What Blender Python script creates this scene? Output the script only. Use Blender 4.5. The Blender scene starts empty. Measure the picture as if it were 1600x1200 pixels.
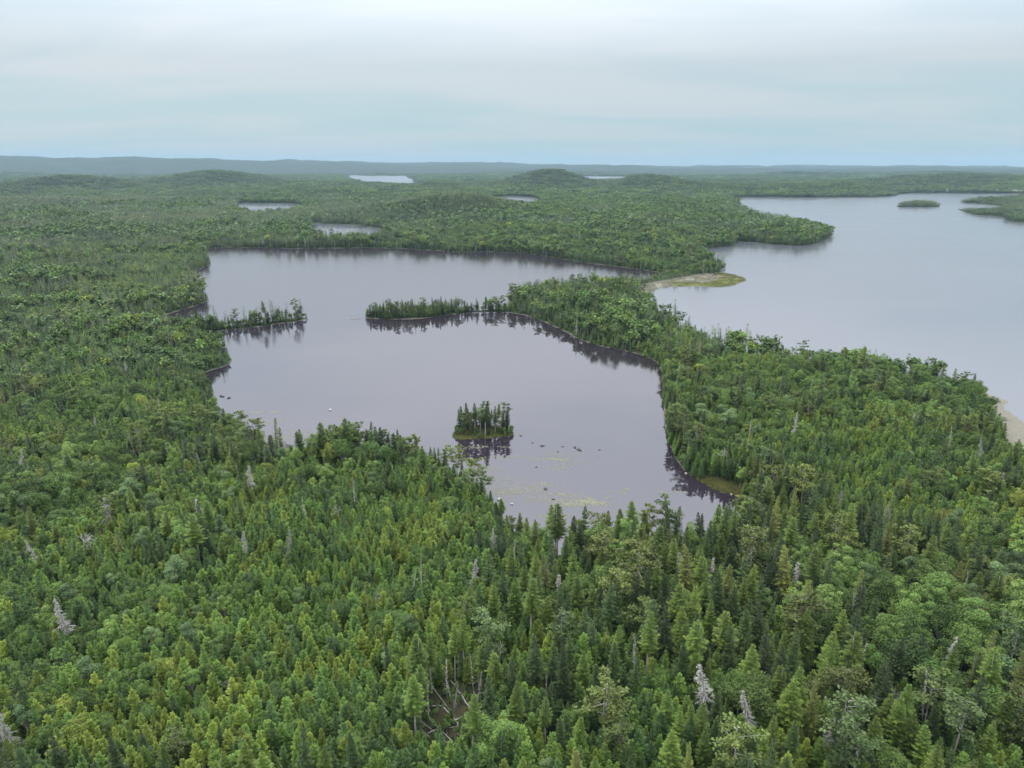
import bpy, math, random
import numpy as np
from mathutils import Vector, Euler

# ------------------------------------------------------------------ camera, sky, sun, exposure
S = bpy.context.scene
COL = S.collection
CAM_Z, PITCH = 90.0, math.radians(17.19)
cd = bpy.data.cameras.new('camera'); cam = bpy.data.objects.new('camera', cd); COL.objects.link(cam)
cam.location = (0, 0, CAM_Z); cam.rotation_euler = (math.pi/2 - PITCH, 0, 0)
cd.sensor_fit = 'HORIZONTAL'; cd.sensor_width = 36.0; cd.lens = 36.0*1109/1600
cd.clip_start = 0.5; cd.clip_end = 60000
S.camera = cam

SUN_EL, SUN_AZ = math.radians(52), math.radians(318)      # azimuth clockwise from +Y: ahead and left of the view, behind the cloud
W = bpy.data.worlds.new('World'); S.world = W; W.use_nodes = True
nt = W.node_tree; nt.nodes.clear()
def N(nt, typ, **kw):
    n = nt.nodes.new(typ)
    for k, v in kw.items():
        if k.startswith('i_'):
            n.inputs[k[2:].replace('_', ' ')].default_value = v
        else: setattr(n, k, v)
    return n
def ramp(nt, stops, fac=None, interp='LINEAR'):
    n = nt.nodes.new('ShaderNodeValToRGB'); n.color_ramp.interpolation = interp
    e = n.color_ramp.elements
    while len(e) < len(stops): e.new(0.5)
    for el, (p, c) in zip(e, stops):
        el.position = p; el.color = (*c, 1) if len(c) == 3 else c
    if fac is not None: nt.links.new(fac, n.inputs['Fac'])
    return n
def math_n(nt, op, a, b=None, c=None, clamp=False):
    n = nt.nodes.new('ShaderNodeMath'); n.operation = op; n.use_clamp = clamp
    for i, v in enumerate((a, b, c)):
        if v is None: continue
        if isinstance(v, (int, float)): n.inputs[i].default_value = v
        else: nt.links.new(v, n.inputs[i])
    return n.outputs[0]
def mixc(nt, fac, a, b, mode='MIX'):
    n = nt.nodes.new('ShaderNodeMix'); n.data_type = 'RGBA'; n.blend_type = mode
    for s, v in ((n.inputs[0], fac), (n.inputs[6], a), (n.inputs[7], b)):
        if isinstance(v, (int, float)): s.default_value = v
        elif isinstance(v, tuple): s.default_value = (*v, 1) if len(v) == 3 else v
        else: nt.links.new(v, s)
    return n.outputs[2]
sky = N(nt, 'ShaderNodeTexSky', sky_type='NISHITA', sun_disc=False, sun_elevation=SUN_EL, sun_rotation=SUN_AZ,
        air_density=1.0, dust_density=2.0, ozone_density=1.0)
tc = N(nt, 'ShaderNodeTexCoord'); sx = N(nt, 'ShaderNodeSeparateXYZ'); nt.links.new(tc.outputs['Generated'], sx.inputs[0])
zc = math_n(nt, 'MAXIMUM', sx.outputs['Z'], 0.0)
# overcast deck: plane-projected noise, brighter towards the zenith as overcast skies are
den = math_n(nt, 'ADD', zc, 0.10)
cx = math_n(nt, 'DIVIDE', sx.outputs['X'], den); cy = math_n(nt, 'DIVIDE', sx.outputs['Y'], den)
cv = N(nt, 'ShaderNodeCombineXYZ'); nt.links.new(cx, cv.inputs[0]); nt.links.new(cy, cv.inputs[1])
mp = N(nt, 'ShaderNodeMapping'); nt.links.new(cv.outputs[0], mp.inputs[0]); mp.inputs['Scale'].default_value = (0.42, 0.9, 1); mp.inputs['Rotation'].default_value = (0, 0, 0.25)
mp.inputs['Location'].default_value = (1.3, 4.1, 0)
n1 = N(nt, 'ShaderNodeTexNoise'); n1.inputs['Scale'].default_value = 0.9; n1.inputs['Detail'].default_value = 8; n1.inputs['Roughness'].default_value = 0.52; n1.inputs['Distortion'].default_value = 0.6
nt.links.new(mp.outputs[0], n1.inputs['Vector'])
clear = ramp(nt, [(0.0, (2.85, 4.15, 4.4)), (0.05, (3.05, 4.2, 4.5)), (0.12, (3.65, 4.4, 4.75)), (0.25, (6.6, 7.5, 8.3)), (1.0, (18.5, 18.8, 19.2))], zc)
thick = ramp(nt, [(0.0, (3.35, 4.25, 4.5)), (0.05, (3.8, 4.4, 4.65)), (0.12, (4.35, 4.7, 4.95)), (0.25, (8.3, 8.7, 9.1)), (1.0, (22.4, 22.6, 23.0))], zc)
nf = ramp(nt, [(0.34, (0, 0, 0)), (0.64, (1, 1, 1))], n1.outputs['Fac'], 'EASE')
deck = mixc(nt, nf.outputs[0], clear.outputs[0], thick.outputs[0])
tot = mixc(nt, 0.92, sky.outputs[0], deck)
bg = N(nt, 'ShaderNodeBackground'); bg.inputs['Strength'].default_value = 0.10
nt.links.new(tot, bg.inputs['Color'])
wo = N(nt, 'ShaderNodeOutputWorld'); nt.links.new(bg.outputs[0], wo.inputs['Surface'])

sl = bpy.data.lights.new('sun', 'SUN'); sl.energy = 1.5; sl.angle = math.radians(11); sl.color = (1.0, 0.96, 0.9)
so = bpy.data.objects.new('sun', sl); COL.objects.link(so)
sd_ = Vector((math.sin(SUN_AZ)*math.cos(SUN_EL), math.cos(SUN_AZ)*math.cos(SUN_EL), math.sin(SUN_EL)))
so.rotation_euler = sd_.to_track_quat('Z', 'Y').to_euler(); so.location = sd_*300

V = S.view_settings; V.view_transform = 'Standard'; V.look = 'None'; V.exposure = 0.62; V.gamma = 1.0
S.render.engine = 'CYCLES'
cy_ = S.cycles; cy_.max_bounces = 6; cy_.diffuse_bounces = 1; cy_.glossy_bounces = 3; cy_.transmission_bounces = 3; cy_.transparent_max_bounces = 4; cy_.volume_bounces = 0
cy_.use_denoising = True; cy_.sample_clamp_indirect = 4.0
try: cy_.denoising_prefilter = 'ACCURATE'
except Exception: pass

# ------------------------------------------------------------------ the map of the place, in metres (shorelines)
pond = [(-344,806),(-313,819),(-234,800),(-195,810),(-152,810),(-121,803),(-70,776),(-41,761),(-28,776),(23,750),(53,706),(81,671),(108,645),(119,631),(131,615),(109.9,579.5),(94.7,566.3),(64.4,547.5),(34.2,538.6),(9.6,529.9),(2.3,505.4),(-1.3,475.9),(-5,458),(-12.4,453.8),(-24.7,450.6),(-34.8,453.8),(-45.4,451.6),(-61.4,447.5),(-77.5,445.4),(-88.5,439.4),(-91,431.5),(-89.7,425.8),(-77.8,423.9),(-59,423),(-46.7,431.5),(-34,442.4),(-20.4,445.4),(-6.9,446.4),(0,443.4),(10.7,432.5),(19.4,414.8),(28.4,394.3),(37.7,366.9),(47.7,354.4),(59.8,345.3),(67.1,333),(69.1,322.6),(66.2,300.5),(61,273.4),(57.4,254.7),(53.7,231.9),(52.1,214.1),(52.2,205.3),(53.4,197.6),(56.2,192.6),(58,187.8),(60.2,185.3),(63.1,184.5),(64.8,181.2),(64.4,175.4),(61.8,168.1),(56.1,158.1),(47.7,156.6),(38,155.9),(28.4,155),(18.7,152.9),(10.8,151.1),(6.2,152.9),(3.5,158.1),(0,164.3),(-3.1,171.3),(-4.2,176.2),(-5.8,181.2),(-10.1,186.1),(-15.1,191.7),(-19.5,198.5),(-28,204.3),(-36.8,209.3),(-45.9,214.6),(-54.7,216.2),(-62.1,212.5),(-64.8,207.3),(-66.5,203.3),(-72.9,207.3),(-82,216.2),(-91.4,224.7),(-102,238.2),(-111.2,254),(-116.3,263.7),(-121.3,275),(-129.6,290.9),(-136.3,300.5),(-139.6,305.5),(-136.3,313.8),(-133.5,318.2),(-132.3,324.3),(-137.1,335.4),(-147.2,351.8),(-157.5,361.2),(-166.1,369.7),(-171.3,377.1),(-167.4,391.8),(-151.9,400.1),(-136.8,412.1),(-127.1,419.3),(-123.9,425.8),(-128.6,431.5),(-139.5,422.1),(-151.9,413),(-167.5,404.3),(-180.1,406),(-197.2,416.6),(-209.4,423.9),(-217.2,431.5),(-213.3,454.8),(-209.3,467.9),(-210.1,487.8),(-223.9,516),(-240.6,544.5),(-260,583),(-280,627),(-280,647),(-282,668),(-298,706),(-321,753)]
lake = [(635,2134),(836,2072),(1112,2134),(1285,2425),(1463,2398),(1653,2371),(2001,2295)]
lake2 = [(182.7,224.7),(187.7,244.5),(189.9,257.6),(192.4,263.7),(197.7,266.1),(197.2,273.4),(195,280.2),(181.6,273.4),(176.4,287.2),(169.4,305.5),(158,318.2),(136.3,323.7),(125.2,335.4),(112,354.4),(102.7,369.7),(94.9,413),(94.2,437.4),(93.7,485.4),(94.6,508),(101.7,521.5),(114.7,538.6),(125.7,544.5),(138.4,546),(152,541.5),(167.6,544.5),(179.7,559.9),(193,579),(193,604),(182,621),(188,639),(198,657),(196,668),(191,687),(196,742),(208,788),(239,819),(261,836),(272,875),(283,883),(304,843),(330,826),(365,857),(403,914),(443,993),(457,1065),(455,1173),(453,1321),(477,1489),(568,1855)]
P1 = [(-660,1763),(-651,1792),(-599,1754),(-585,1783),(-535,1748),(-501,1720),(-445,1555),(-434,1373),(-471,1410),(-471,1338),(-528,1448),(-592,1579)]
P2 = [(-323,1173),(-292,1141),(-263,1147),(-234,1104),(-212,1093),(-188,1049),(-168,931),(-180,883),(-205,906),(-220,883),(-262,939),(-290,1065)]
P3 = [(-63,2134),(0,2178),(69,2092),(71,1763),(20,1555),(-35,1579)]
L4 = [(-1506,6773),(-1222,6193),(-1086,5704),(-1158,6375),(-980,6021),(-905,6375),(-779,5418),(-595,4514),(-550,4011),(-441,3733),(-407,3229),(-544,3329),(-690,3548),(-896,4165)]
L5 = [(521,6021),(710,5858),(913,5704),(724,4514),(512,3937),(394,4333)]
L6 = [(4084,10507),(4251,10211),(3566,8596),(3380,8596)]
L7 = [(1206,6193),(1447,6193),(1257,5418),(1079,5418)]
isl = [(-20.9,227),(-15.3,226.1),(-8.8,227.6),(-1.1,229.4),(1.3,231.3),(0,235.6),(-6.9,240.8),(-16.2,240.8),(-20.8,235)]
lisl = [(851,1627),(873,1607),(934,1602),(970,1653),(1026,1777),(985,1786),(923,1734)]
rpen = [(958,1579),(863,1373),(865,1329),(885,1313),(824,1214),(814,1153),(864,1087),(1070,1214),(1710,1958),(1447,2072),(1311,2002),(1134,1855),(1102,1792),(1123,1754),(1126,1679),(1024,1533),(947,1469),(937,1500)]
sand1 = [(91.8,513.3),(98.1,541.5),(116.4,559.9),(141.2,579.5),(167,597),(183,623),(197,608),(196,579),(176.9,550.5),(164.2,532.8),(120.1,529.9),(99.2,508)]
sand2 = [(196.7,284.5),(198.8,275.9),(198.8,266.1),(192.4,262.2),(190.8,257.6),(190.3,246.2),(175.5,198.5),(149.2,173.5),(145.7,182),(150.3,193.1),(156.5,206.3),(168.4,229.4),(180.9,254),(189.7,271.7)]
grass1 = [(55.2,197.1),(61.8,196.2),(67,188.3),(66.7,179.3),(64.2,172.4),(63,181.2),(56.2,189.5)]
LILY = [((-92.7,254),5,1.2,90),((-86.5,243.5),4,2.5,60),((-79.2,227.6),9,5,220),((-76.6,233.7),7,4,90),((-8.9,200.9),7,9,260),((0,189.5),11,6,300),((9.1,183.2),12,5,300),((18.7,179.3),9,3.5,420),((23.3,180),4,2,160),((16.3,209.3),8,1.2,90),((8.3,212.5),12,3,150),((14.1,205.8),8,5,90),((12.8,170.6),7,3,90),((32.1,185.3),5,3,40),((46.1,186.1),8,2,30),((-8.5,219),9,3,60)]
ROCKS = [(3.1,230),(6.9,223.5),(9.8,220.7),(10.3,220.9),(16.9,220.1),(20.9,219.5),(22.2,217.3),(28.9,217.3),(7.6,203.3),(9.7,187.8),(11.5,181.2),(15.1,215.7)]
PALE = [(-69.7,256.9),(-3.6,180.8),(0,178.1),(62.6,184.1),(53,198.5)]
DARKR = [(-117.3,273.4),(-114.1,271.7),(-118.4,274.2)]
SNAG = [(-70.8,175),(-96.7,152.4),(-101,134.3),(-42.7,157.1),(-40.1,163.9),(-4.4,142.2),(5.2,126),(9.6,122.7),(65.9,128.3),(46.7,84.4),(73.3,100.7),(64.3,114.6),(88.5,147.9),(133.5,217.8),(110.2,250.6),(126,167.5),(88.6,120.6),(57.3,124.9),(-26.4,119.6),(-20.2,120.6),(-48.4,134.3),(-49.7,153.9),(-81.5,110.9),(59.1,92),(64.5,90.7),(-58.3,136.9),(20.2,140.8),(39.7,127.2),(85.3,103.9),(31.4,139.5),(-74.7,85.6),(-18,122.7),(-7.9,127.2),(-94.2,136.9),(-112.4,196.7),(-133.5,212.2),(-121.4,229.9),(-72,147.9),(63.4,196.7),(76,212.2),(90.4,212.2),(130.7,196.7),(134.5,187.5),(88.2,266.2),(-129.7,274.8),(-160.3,283.8),(-171.9,243.3),(-136.2,179),(-79.6,179),(0,134.3),(34.9,129.5),(20.3,97.7),(31.6,92)]
SPOTP = [(-11,185.3),(-19.3,196.4),(-30.2,198.8),(-48.8,208.8),(-40.5,207.7),(-56.3,206.2),(-16,191.9),(-7.4,178),(-21.5,199.8)]
HOUSE = [(1217,2319),(1437,2455),(1630,2399)]
BEACHLOG = [(-98.3,424.9),(-94.6,425.8)]
LAKE = lake + [(3200, 2200), (4200, 1500), (4200, 500), (1500, 150), (420, 120), (230, 180)] + lake2
WATERS = [pond, LAKE, P1, P2, P3, L4, L5, L6, L7]
ISLANDS = [isl, lisl, rpen]

def smooth_poly(p, far=False):
    """round the corners of a shoreline once (Chaikin)"""
    p = np.array(p, float); q = np.roll(p, -1, 0)
    a = p*0.75 + q*0.25; b = p*0.25 + q*0.75
    return np.stack([a, b], 1).reshape(-1, 2)
WP = [smooth_poly(p) for p in WATERS]; IP = [smooth_poly(p) for p in ISLANDS]

def inside(poly, X, Y):
    c = np.zeros(X.shape, bool); x0, y0 = poly[:, 0], poly[:, 1]; x1, y1 = np.roll(x0, -1), np.roll(y0, -1)
    for i in range(len(poly)):
        m = (y0[i] > Y) != (y1[i] > Y)
        if y1[i] == y0[i]: continue
        xi = (x1[i]-x0[i])*(Y-y0[i])/(y1[i]-y0[i]) + x0[i]
        c ^= m & (X < xi)
    return c
def dist(poly, X, Y):
    d = np.full(X.shape, 1e12); x0, y0 = poly[:, 0], poly[:, 1]; x1, y1 = np.roll(x0, -1), np.roll(y0, -1)
    for i in range(len(poly)):
        ex, ey = x1[i]-x0[i], y1[i]-y0[i]; L = ex*ex+ey*ey
        if L < 1e-9: continue
        t = np.clip(((X-x0[i])*ex + (Y-y0[i])*ey)/L, 0, 1)
        dd = (X-x0[i]-t*ex)**2 + (Y-y0[i]-t*ey)**2
        np.minimum(d, dd, out=d)
    return np.sqrt(d)
def poly_sd(poly, X, Y):
    """signed distance, negative inside; points far from the polygon's box get the box distance"""
    lo, hi = poly.min(0), poly.max(0)
    bx = np.maximum(np.maximum(lo[0]-X, X-hi[0]), 0); by = np.maximum(np.maximum(lo[1]-Y, Y-hi[1]), 0)
    out = np.hypot(bx, by) + 1.0
    near = out < 260
    xs, ys = X[near], Y[near]
    d = dist(poly, xs, ys); d[inside(poly, xs, ys)] *= -1
    out[near] = d
    return out
def land_sd(X, Y):
    """positive on land: metres to the nearest water; negative on water"""
    s = np.full(X.shape, 1e9)
    for p in WP: s = np.minimum(s, poly_sd(p, X, Y))
    for p in IP: s = np.maximum(s, -poly_sd(p, X, Y))
    return s

def vnoise(x, y, seed):
    xi, yi = np.floor(x).astype(np.int64), np.floor(y).astype(np.int64); fx, fy = x-xi, y-yi
    fx = fx*fx*(3-2*fx); fy = fy*fy*(3-2*fy)
    def h(a, b):
        n = (a*374761393 + b*668265263 + seed*1442695041) & 0xffffffff
        n = ((n ^ (n >> 13))*1274126177) & 0xffffffff
        return ((n ^ (n >> 16)) & 0xffff)/65535.0
    return (h(xi, yi)*(1-fx)+h(xi+1, yi)*fx)*(1-fy) + (h(xi, yi+1)*(1-fx)+h(xi+1, yi+1)*fx)*fy
def fbm(x, y, seed, o=4):
    s, a, t = 0, 1.0, 0
    for i in range(o):
        s = s + a*vnoise(x*2**i, y*2**i, seed+i*17); t += a; a *= 0.5
    return s/t
def sstep(a, b, x):
    t = np.clip((x-a)/(b-a), 0, 1); return t*t*(3-2*t)

HILLS = [(-105, 1310, 30, 95, 120), (260, 1260, 7, 110, 120), (150, 2900, 60, 105, 220), (485, 2700, 40, 85, 200), (620, 2450, 12, 120, 150),
         (-1490, 2450, 46, 120, 200), (-1225, 3050, 58, 150, 220), (-267, 2600, 17, 75, 160), (1830, 2950, 42, 330, 200), (-760, 2900, 8, 180, 220),
         (1023, 2520, 17, 200, 150), (-1000, 1500, 13, 170, 150), (-1350, 1250, 8, 200, 160), (-640, 2150, 9, 150, 120), (800, 3400, 8, 400, 260), (-700, 1050, 7, 120, 100)]
def height(X, Y, sd):
    r = np.hypot(X, Y)
    h = 0.22*np.clip(sd, 0, 3) + 4.2*(1-np.exp(-np.clip(sd-2, 0, None)/38.0))
    inl = sstep(2, 60, sd)
    h = h + inl*(fbm(X/90, Y/90, 5)-0.45)*6.0 + sstep(10, 160, sd)*(fbm(X/420, Y/420, 9)-0.42)*np.clip(r/300, 3, 5)
    h = h + sstep(30, 200, sd)*(fbm(X/170, Y/170, 19, 3)-0.5)*np.clip((r-700)/130, 0, 14)
    hl = 0
    for (x, y, a, sx_, sy_) in HILLS: hl = hl + a*np.exp(-((X-x)/sx_)**2*0.5-((Y-y)/sy_)**2*0.5)
    h = h + hl*sstep(0, 170, sd)
    # the far ridges that close the view
    az = X/np.maximum(Y, 1)
    tgt = np.interp(az, [-0.9, -0.45, -0.25, -0.05, 0.1, 0.3, 0.6, 0.9], [138, 122, 84, 68, 44, 34, 26, 26])
    h = h + sstep(6900, 9300, r)*tgt*(0.55+0.85*fbm(X/1100, Y/1100, 31, 4))*sstep(0, 300, sd)
    h = h + sstep(3600, 6500, r)*np.clip(fbm(X/700, Y/900, 77, 3)-0.45, 0, 1)*95*sstep(50, 700, sd)
    h = np.where(sd > 0, np.maximum(h, np.minimum(0.22*sd, 0.45)), -0.25-np.minimum(-sd*0.14, 2.5))
    return h
def ground(x, y):
    X, Y = np.atleast_1d(np.array(x, float)), np.atleast_1d(np.array(y, float))
    return height(X, Y, land_sd(X, Y))

CLEAR = (-9.3, 92.0, 5.8, 9.0)
def litter(X, Y):
    return np.exp(-(((X-CLEAR[0])/CLEAR[2])**2 + ((Y-CLEAR[1])/CLEAR[3])**2)**2*0.7)

# ------------------------------------------------------------------ materials
def new_mat(name):
    m = bpy.data.materials.new(name); m.use_nodes = True; m.node_tree.nodes.clear(); return m
def out(nt, sh):
    o = nt.nodes.new('ShaderNodeOutputMaterial'); nt.links.new(sh, o.inputs['Surface']); return o
def leaf_mat(name, c1, c2, trans=0.10, rough=0.6, var=0.75):
    """foliage: two tones of the species, varied per tree, per stand and per leaf"""
    m = new_mat(name); t = m.node_tree
    oi = N(t, 'ShaderNodeObjectInfo'); ge = N(t, 'ShaderNodeNewGeometry')
    ns = N(t, 'ShaderNodeTexNoise'); ns.inputs['Scale'].default_value = 0.035; ns.inputs['Detail'].default_value = 2
    t.links.new(oi.outputs['Location'], ns.inputs['Vector'])
    nb_ = N(t, 'ShaderNodeTexNoise'); nb_.inputs['Scale'].default_value = 0.005; nb_.inputs['Detail'].default_value = 3; t.links.new(oi.outputs['Location'], nb_.inputs['Vector'])
    a = math_n(t, 'ADD', math_n(t, 'ADD', math_n(t, 'MULTIPLY', math_n(t, 'SUBTRACT', nb_.outputs['Fac'], 0.5), 1.6), math_n(t, 'MULTIPLY', oi.outputs['Random'], 0.65)), math_n(t, 'MULTIPLY', math_n(t, 'SUBTRACT', ns.outputs['Fac'], 0.5), 1.3))
    a = math_n(t, 'ADD', a, 0.17, clamp=True)
    col = mixc(t, a, c1, c2)
    w1 = N(t, 'ShaderNodeTexWhiteNoise', noise_dimensions='1D'); t.links.new(math_n(t, 'ADD', oi.outputs['Random'], 3.7), w1.inputs['W'])
    v = math_n(t, 'ADD', math_n(t, 'MULTIPLY', w1.outputs['Value'], var), 1-var/2)
    v2 = math_n(t, 'ADD', math_n(t, 'MULTIPLY', ge.outputs['Random Per Island'], 0.5), 0.75)
    hs = N(t, 'ShaderNodeHueSaturation'); t.links.new(col, hs.inputs['Color']); t.links.new(math_n(t, 'MULTIPLY', v, v2), hs.inputs['Value'])
    p = N(t, 'ShaderNodeBsdfPrincipled'); p.inputs['Roughness'].default_value = rough; p.inputs['Specular IOR Level'].default_value = 0.25
    t.links.new(hs.outputs[0], p.inputs['Base Color'])
    tr = N(t, 'ShaderNodeBsdfTranslucent'); t.links.new(hs.outputs[0], tr.inputs['Color'])
    mx = N(t, 'ShaderNodeMixShader'); mx.inputs[0].default_value = trans
    t.links.new(p.outputs[0], mx.inputs[1]); t.links.new(tr.outputs[0], mx.inputs[2]); out(t, mx.outputs[0])
    return m
def rough_mat(name, c1, c2, scale=3.0, rough=0.85, bump=0.0, use_random=False):
    m = new_mat(name); t = m.node_tree
    g = N(t, 'ShaderNodeTexCoord'); ns = N(t, 'ShaderNodeTexNoise'); ns.inputs['Scale'].default_value = scale; ns.inputs['Detail'].default_value = 6
    t.links.new(g.outputs['Object'], ns.inputs['Vector'])
    f = ramp(t, [(0.3, (0, 0, 0)), (0.7, (1, 1, 1))], ns.outputs['Fac']).outputs[0]
    col = mixc(t, f, c1, c2)
    if use_random:
        oi = N(t, 'ShaderNodeObjectInfo'); hs = N(t, 'ShaderNodeHueSaturation'); t.links.new(col, hs.inputs['Color'])
        t.links.new(math_n(t, 'ADD', math_n(t, 'MULTIPLY', oi.outputs['Random'], 0.7), 0.65), hs.inputs['Value']); col = hs.outputs[0]
    p = N(t, 'ShaderNodeBsdfPrincipled'); p.inputs['Roughness'].default_value = rough; p.inputs['Specular IOR Level'].default_value = 0.2
    t.links.new(col, p.inputs['Base Color'])
    if bump:
        b = N(t, 'ShaderNodeBump'); b.inputs['Strength'].default_value = bump; t.links.new(ns.outputs['Fac'], b.inputs['Height']); t.links.new(b.outputs[0], p.inputs['Normal'])
    out(t, p.outputs[0]); return m

M = {}
M['spruce_dark'] = leaf_mat('spruce_dark', (0.032, 0.058, 0.017), (0.060, 0.098, 0.024))
M['spruce_olive'] = leaf_mat('spruce_olive', (0.086, 0.125, 0.025), (0.156, 0.176, 0.038))
M['spruce_mid'] = leaf_mat('spruce_mid', (0.072, 0.125, 0.022), (0.128, 0.180, 0.030))
M['spruce_blue'] = leaf_mat('spruce_blue', (0.044, 0.076, 0.028), (0.070, 0.108, 0.036))
M['fir_mid'] = leaf_mat('fir_mid', (0.084, 0.165, 0.027), (0.140, 0.222, 0.035))
M['fir_dark'] = leaf_mat('fir_dark', (0.052, 0.104, 0.026), (0.076, 0.138, 0.031))
M['fir_yellow'] = leaf_mat('fir_yellow', (0.135, 0.200, 0.026), (0.190, 0.245, 0.034))
M['leaf_mid'] = leaf_mat('leaf_mid', (0.100, 0.185, 0.040), (0.160, 0.235, 0.056), 0.2)
M['leaf_pale'] = leaf_mat('leaf_pale', (0.100, 0.172, 0.066), (0.150, 0.212, 0.082), 0.2)
M['leaf_yellow'] = leaf_mat('leaf_yellow', (0.163, 0.238, 0.040), (0.237, 0.269, 0.048), 0.2)
M['leaf_deep'] = leaf_mat('leaf_deep', (0.070, 0.128, 0.030), (0.106, 0.164, 0.036), 0.2)
M['pine'] = leaf_mat('pine', (0.076, 0.113, 0.029), (0.137, 0.165, 0.040))
M['pine_pale'] = leaf_mat('pine_pale', (0.085, 0.140, 0.048), (0.125, 0.175, 0.060))
M['bark'] = rough_mat('bark', (0.10, 0.085, 0.07), (0.22, 0.20, 0.175), 2.0)
M['bark_pale'] = rough_mat('bark_pale', (0.24, 0.23, 0.21), (0.42, 0.40, 0.37), 2.0)
M['dead'] = rough_mat('dead', (0.22, 0.215, 0.20), (0.42, 0.41, 0.385), 1.2, use_random=True)
M['dead_rust'] = rough_mat('dead_rust', (0.14, 0.085, 0.062), (0.24, 0.16, 0.12), 1.2, use_random=True)

# ------------------------------------------------------------------ mesh helpers
def mesh_from_tris(name, parts):
    """parts: [(tris (T,3,3), material)] -> one mesh"""
    me = bpy.data.meshes.new(name)
    parts = [(np.asarray(t, np.float32).reshape(-1, 3, 3), m) for t, m in parts if len(t)]
    n = sum(len(t) for t, _ in parts)
    co = np.concatenate([t.reshape(-1, 3) for t, _ in parts])
    me.vertices.add(n*3); me.vertices.foreach_set('co', co.ravel())
    me.loops.add(n*3); me.loops.foreach_set('vertex_index', np.arange(n*3, dtype=np.int32))
    me.polygons.add(n); me.polygons.foreach_set('loop_start', np.arange(0, n*3, 3, dtype=np.int32))
    mi = np.concatenate([np.full(len(t), i, np.int32) for i, (t, _) in enumerate(parts)])
    me.polygons.foreach_set('material_index', mi)
    for _, m in parts: me.materials.append(m)
    me.update(calc_edges=True); return me
def mesh_grid(name, P, mat, smooth=True, keep=None):
    """P: (R,C,3) grid of points -> mesh"""
    R, C = P.shape[:2]; me = bpy.data.meshes.new(name)
    idx = np.arange(R*C).reshape(R, C)
    q = np.stack([idx[:-1, :-1], idx[:-1, 1:], idx[1:, 1:], idx[1:, :-1]], -1).reshape(-1, 4)
    if keep is not None: q = q[keep]
    me.vertices.add(R*C); me.vertices.foreach_set('co', P.reshape(-1, 3).astype(np.float32).ravel())
    me.loops.add(len(q)*4); me.loops.foreach_set('vertex_index', q.astype(np.int32).ravel())
    me.polygons.add(len(q)); me.polygons.foreach_set('loop_start', np.arange(0, len(q)*4, 4, dtype=np.int32))
    me.polygons.foreach_set('use_smooth', np.full(len(q), smooth)); me.materials.append(mat); me.update(calc_edges=True)
    return me
def put(name, me, parent=None, loc=(0, 0, 0), rot=(0, 0, 0), scale=(1, 1, 1), label=None, cat=None, group=None, kind=None):
    o = bpy.data.objects.new(name, me); COL.objects.link(o); o.parent = parent
    o.location = loc; o.rotation_euler = rot; o.scale = scale
    if label: o['label'] = label
    if cat: o['category'] = cat
    if group: o['group'] = group
    if kind: o['kind'] = kind
    return o
def tube(pts, rad, n=6):
    """tapered tube along points -> triangles"""
    pts = np.array(pts, float); k = len(pts); T = []
    rings = []
    for i in range(k):
        d = pts[min(i+1, k-1)] - pts[max(i-1, 0)]; d /= (np.linalg.norm(d)+1e-9)
        u = np.cross(d, (0, 1, 0) if abs(d[1]) < 0.9 else (1, 0, 0)); u /= np.linalg.norm(u); v = np.cross(d, u)
        a = np.arange(n)*2*np.pi/n
        rings.append(pts[i] + rad[i]*(np.cos(a)[:, None]*u + np.sin(a)[:, None]*v))
    for i in range(k-1):
        A, B = rings[i], rings[i+1]; A2, B2 = np.roll(A, -1, 0), np.roll(B, -1, 0)
        T.append(np.stack([A, A2, B2], 1)); T.append(np.stack([A, B2, B], 1))
    top = rings[-1]; T.append(np.stack([top, np.roll(top, -1, 0), np.repeat(pts[-1:], n, 0)], 1))
    return np.concatenate(T)
def trunk(rng, h, r, top=1.0, n=6, bend=0.15, z0=-1.5):
    k = 6; z = np.linspace(0, 1, k); b = rng.normal(0, bend, 2)
    p = np.stack([b[0]*z*z, b[1]*z*z, z0+(h*top-z0)*z], 1)
    return tube(p, r*(1-0.88*z)+0.01, n)

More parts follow.
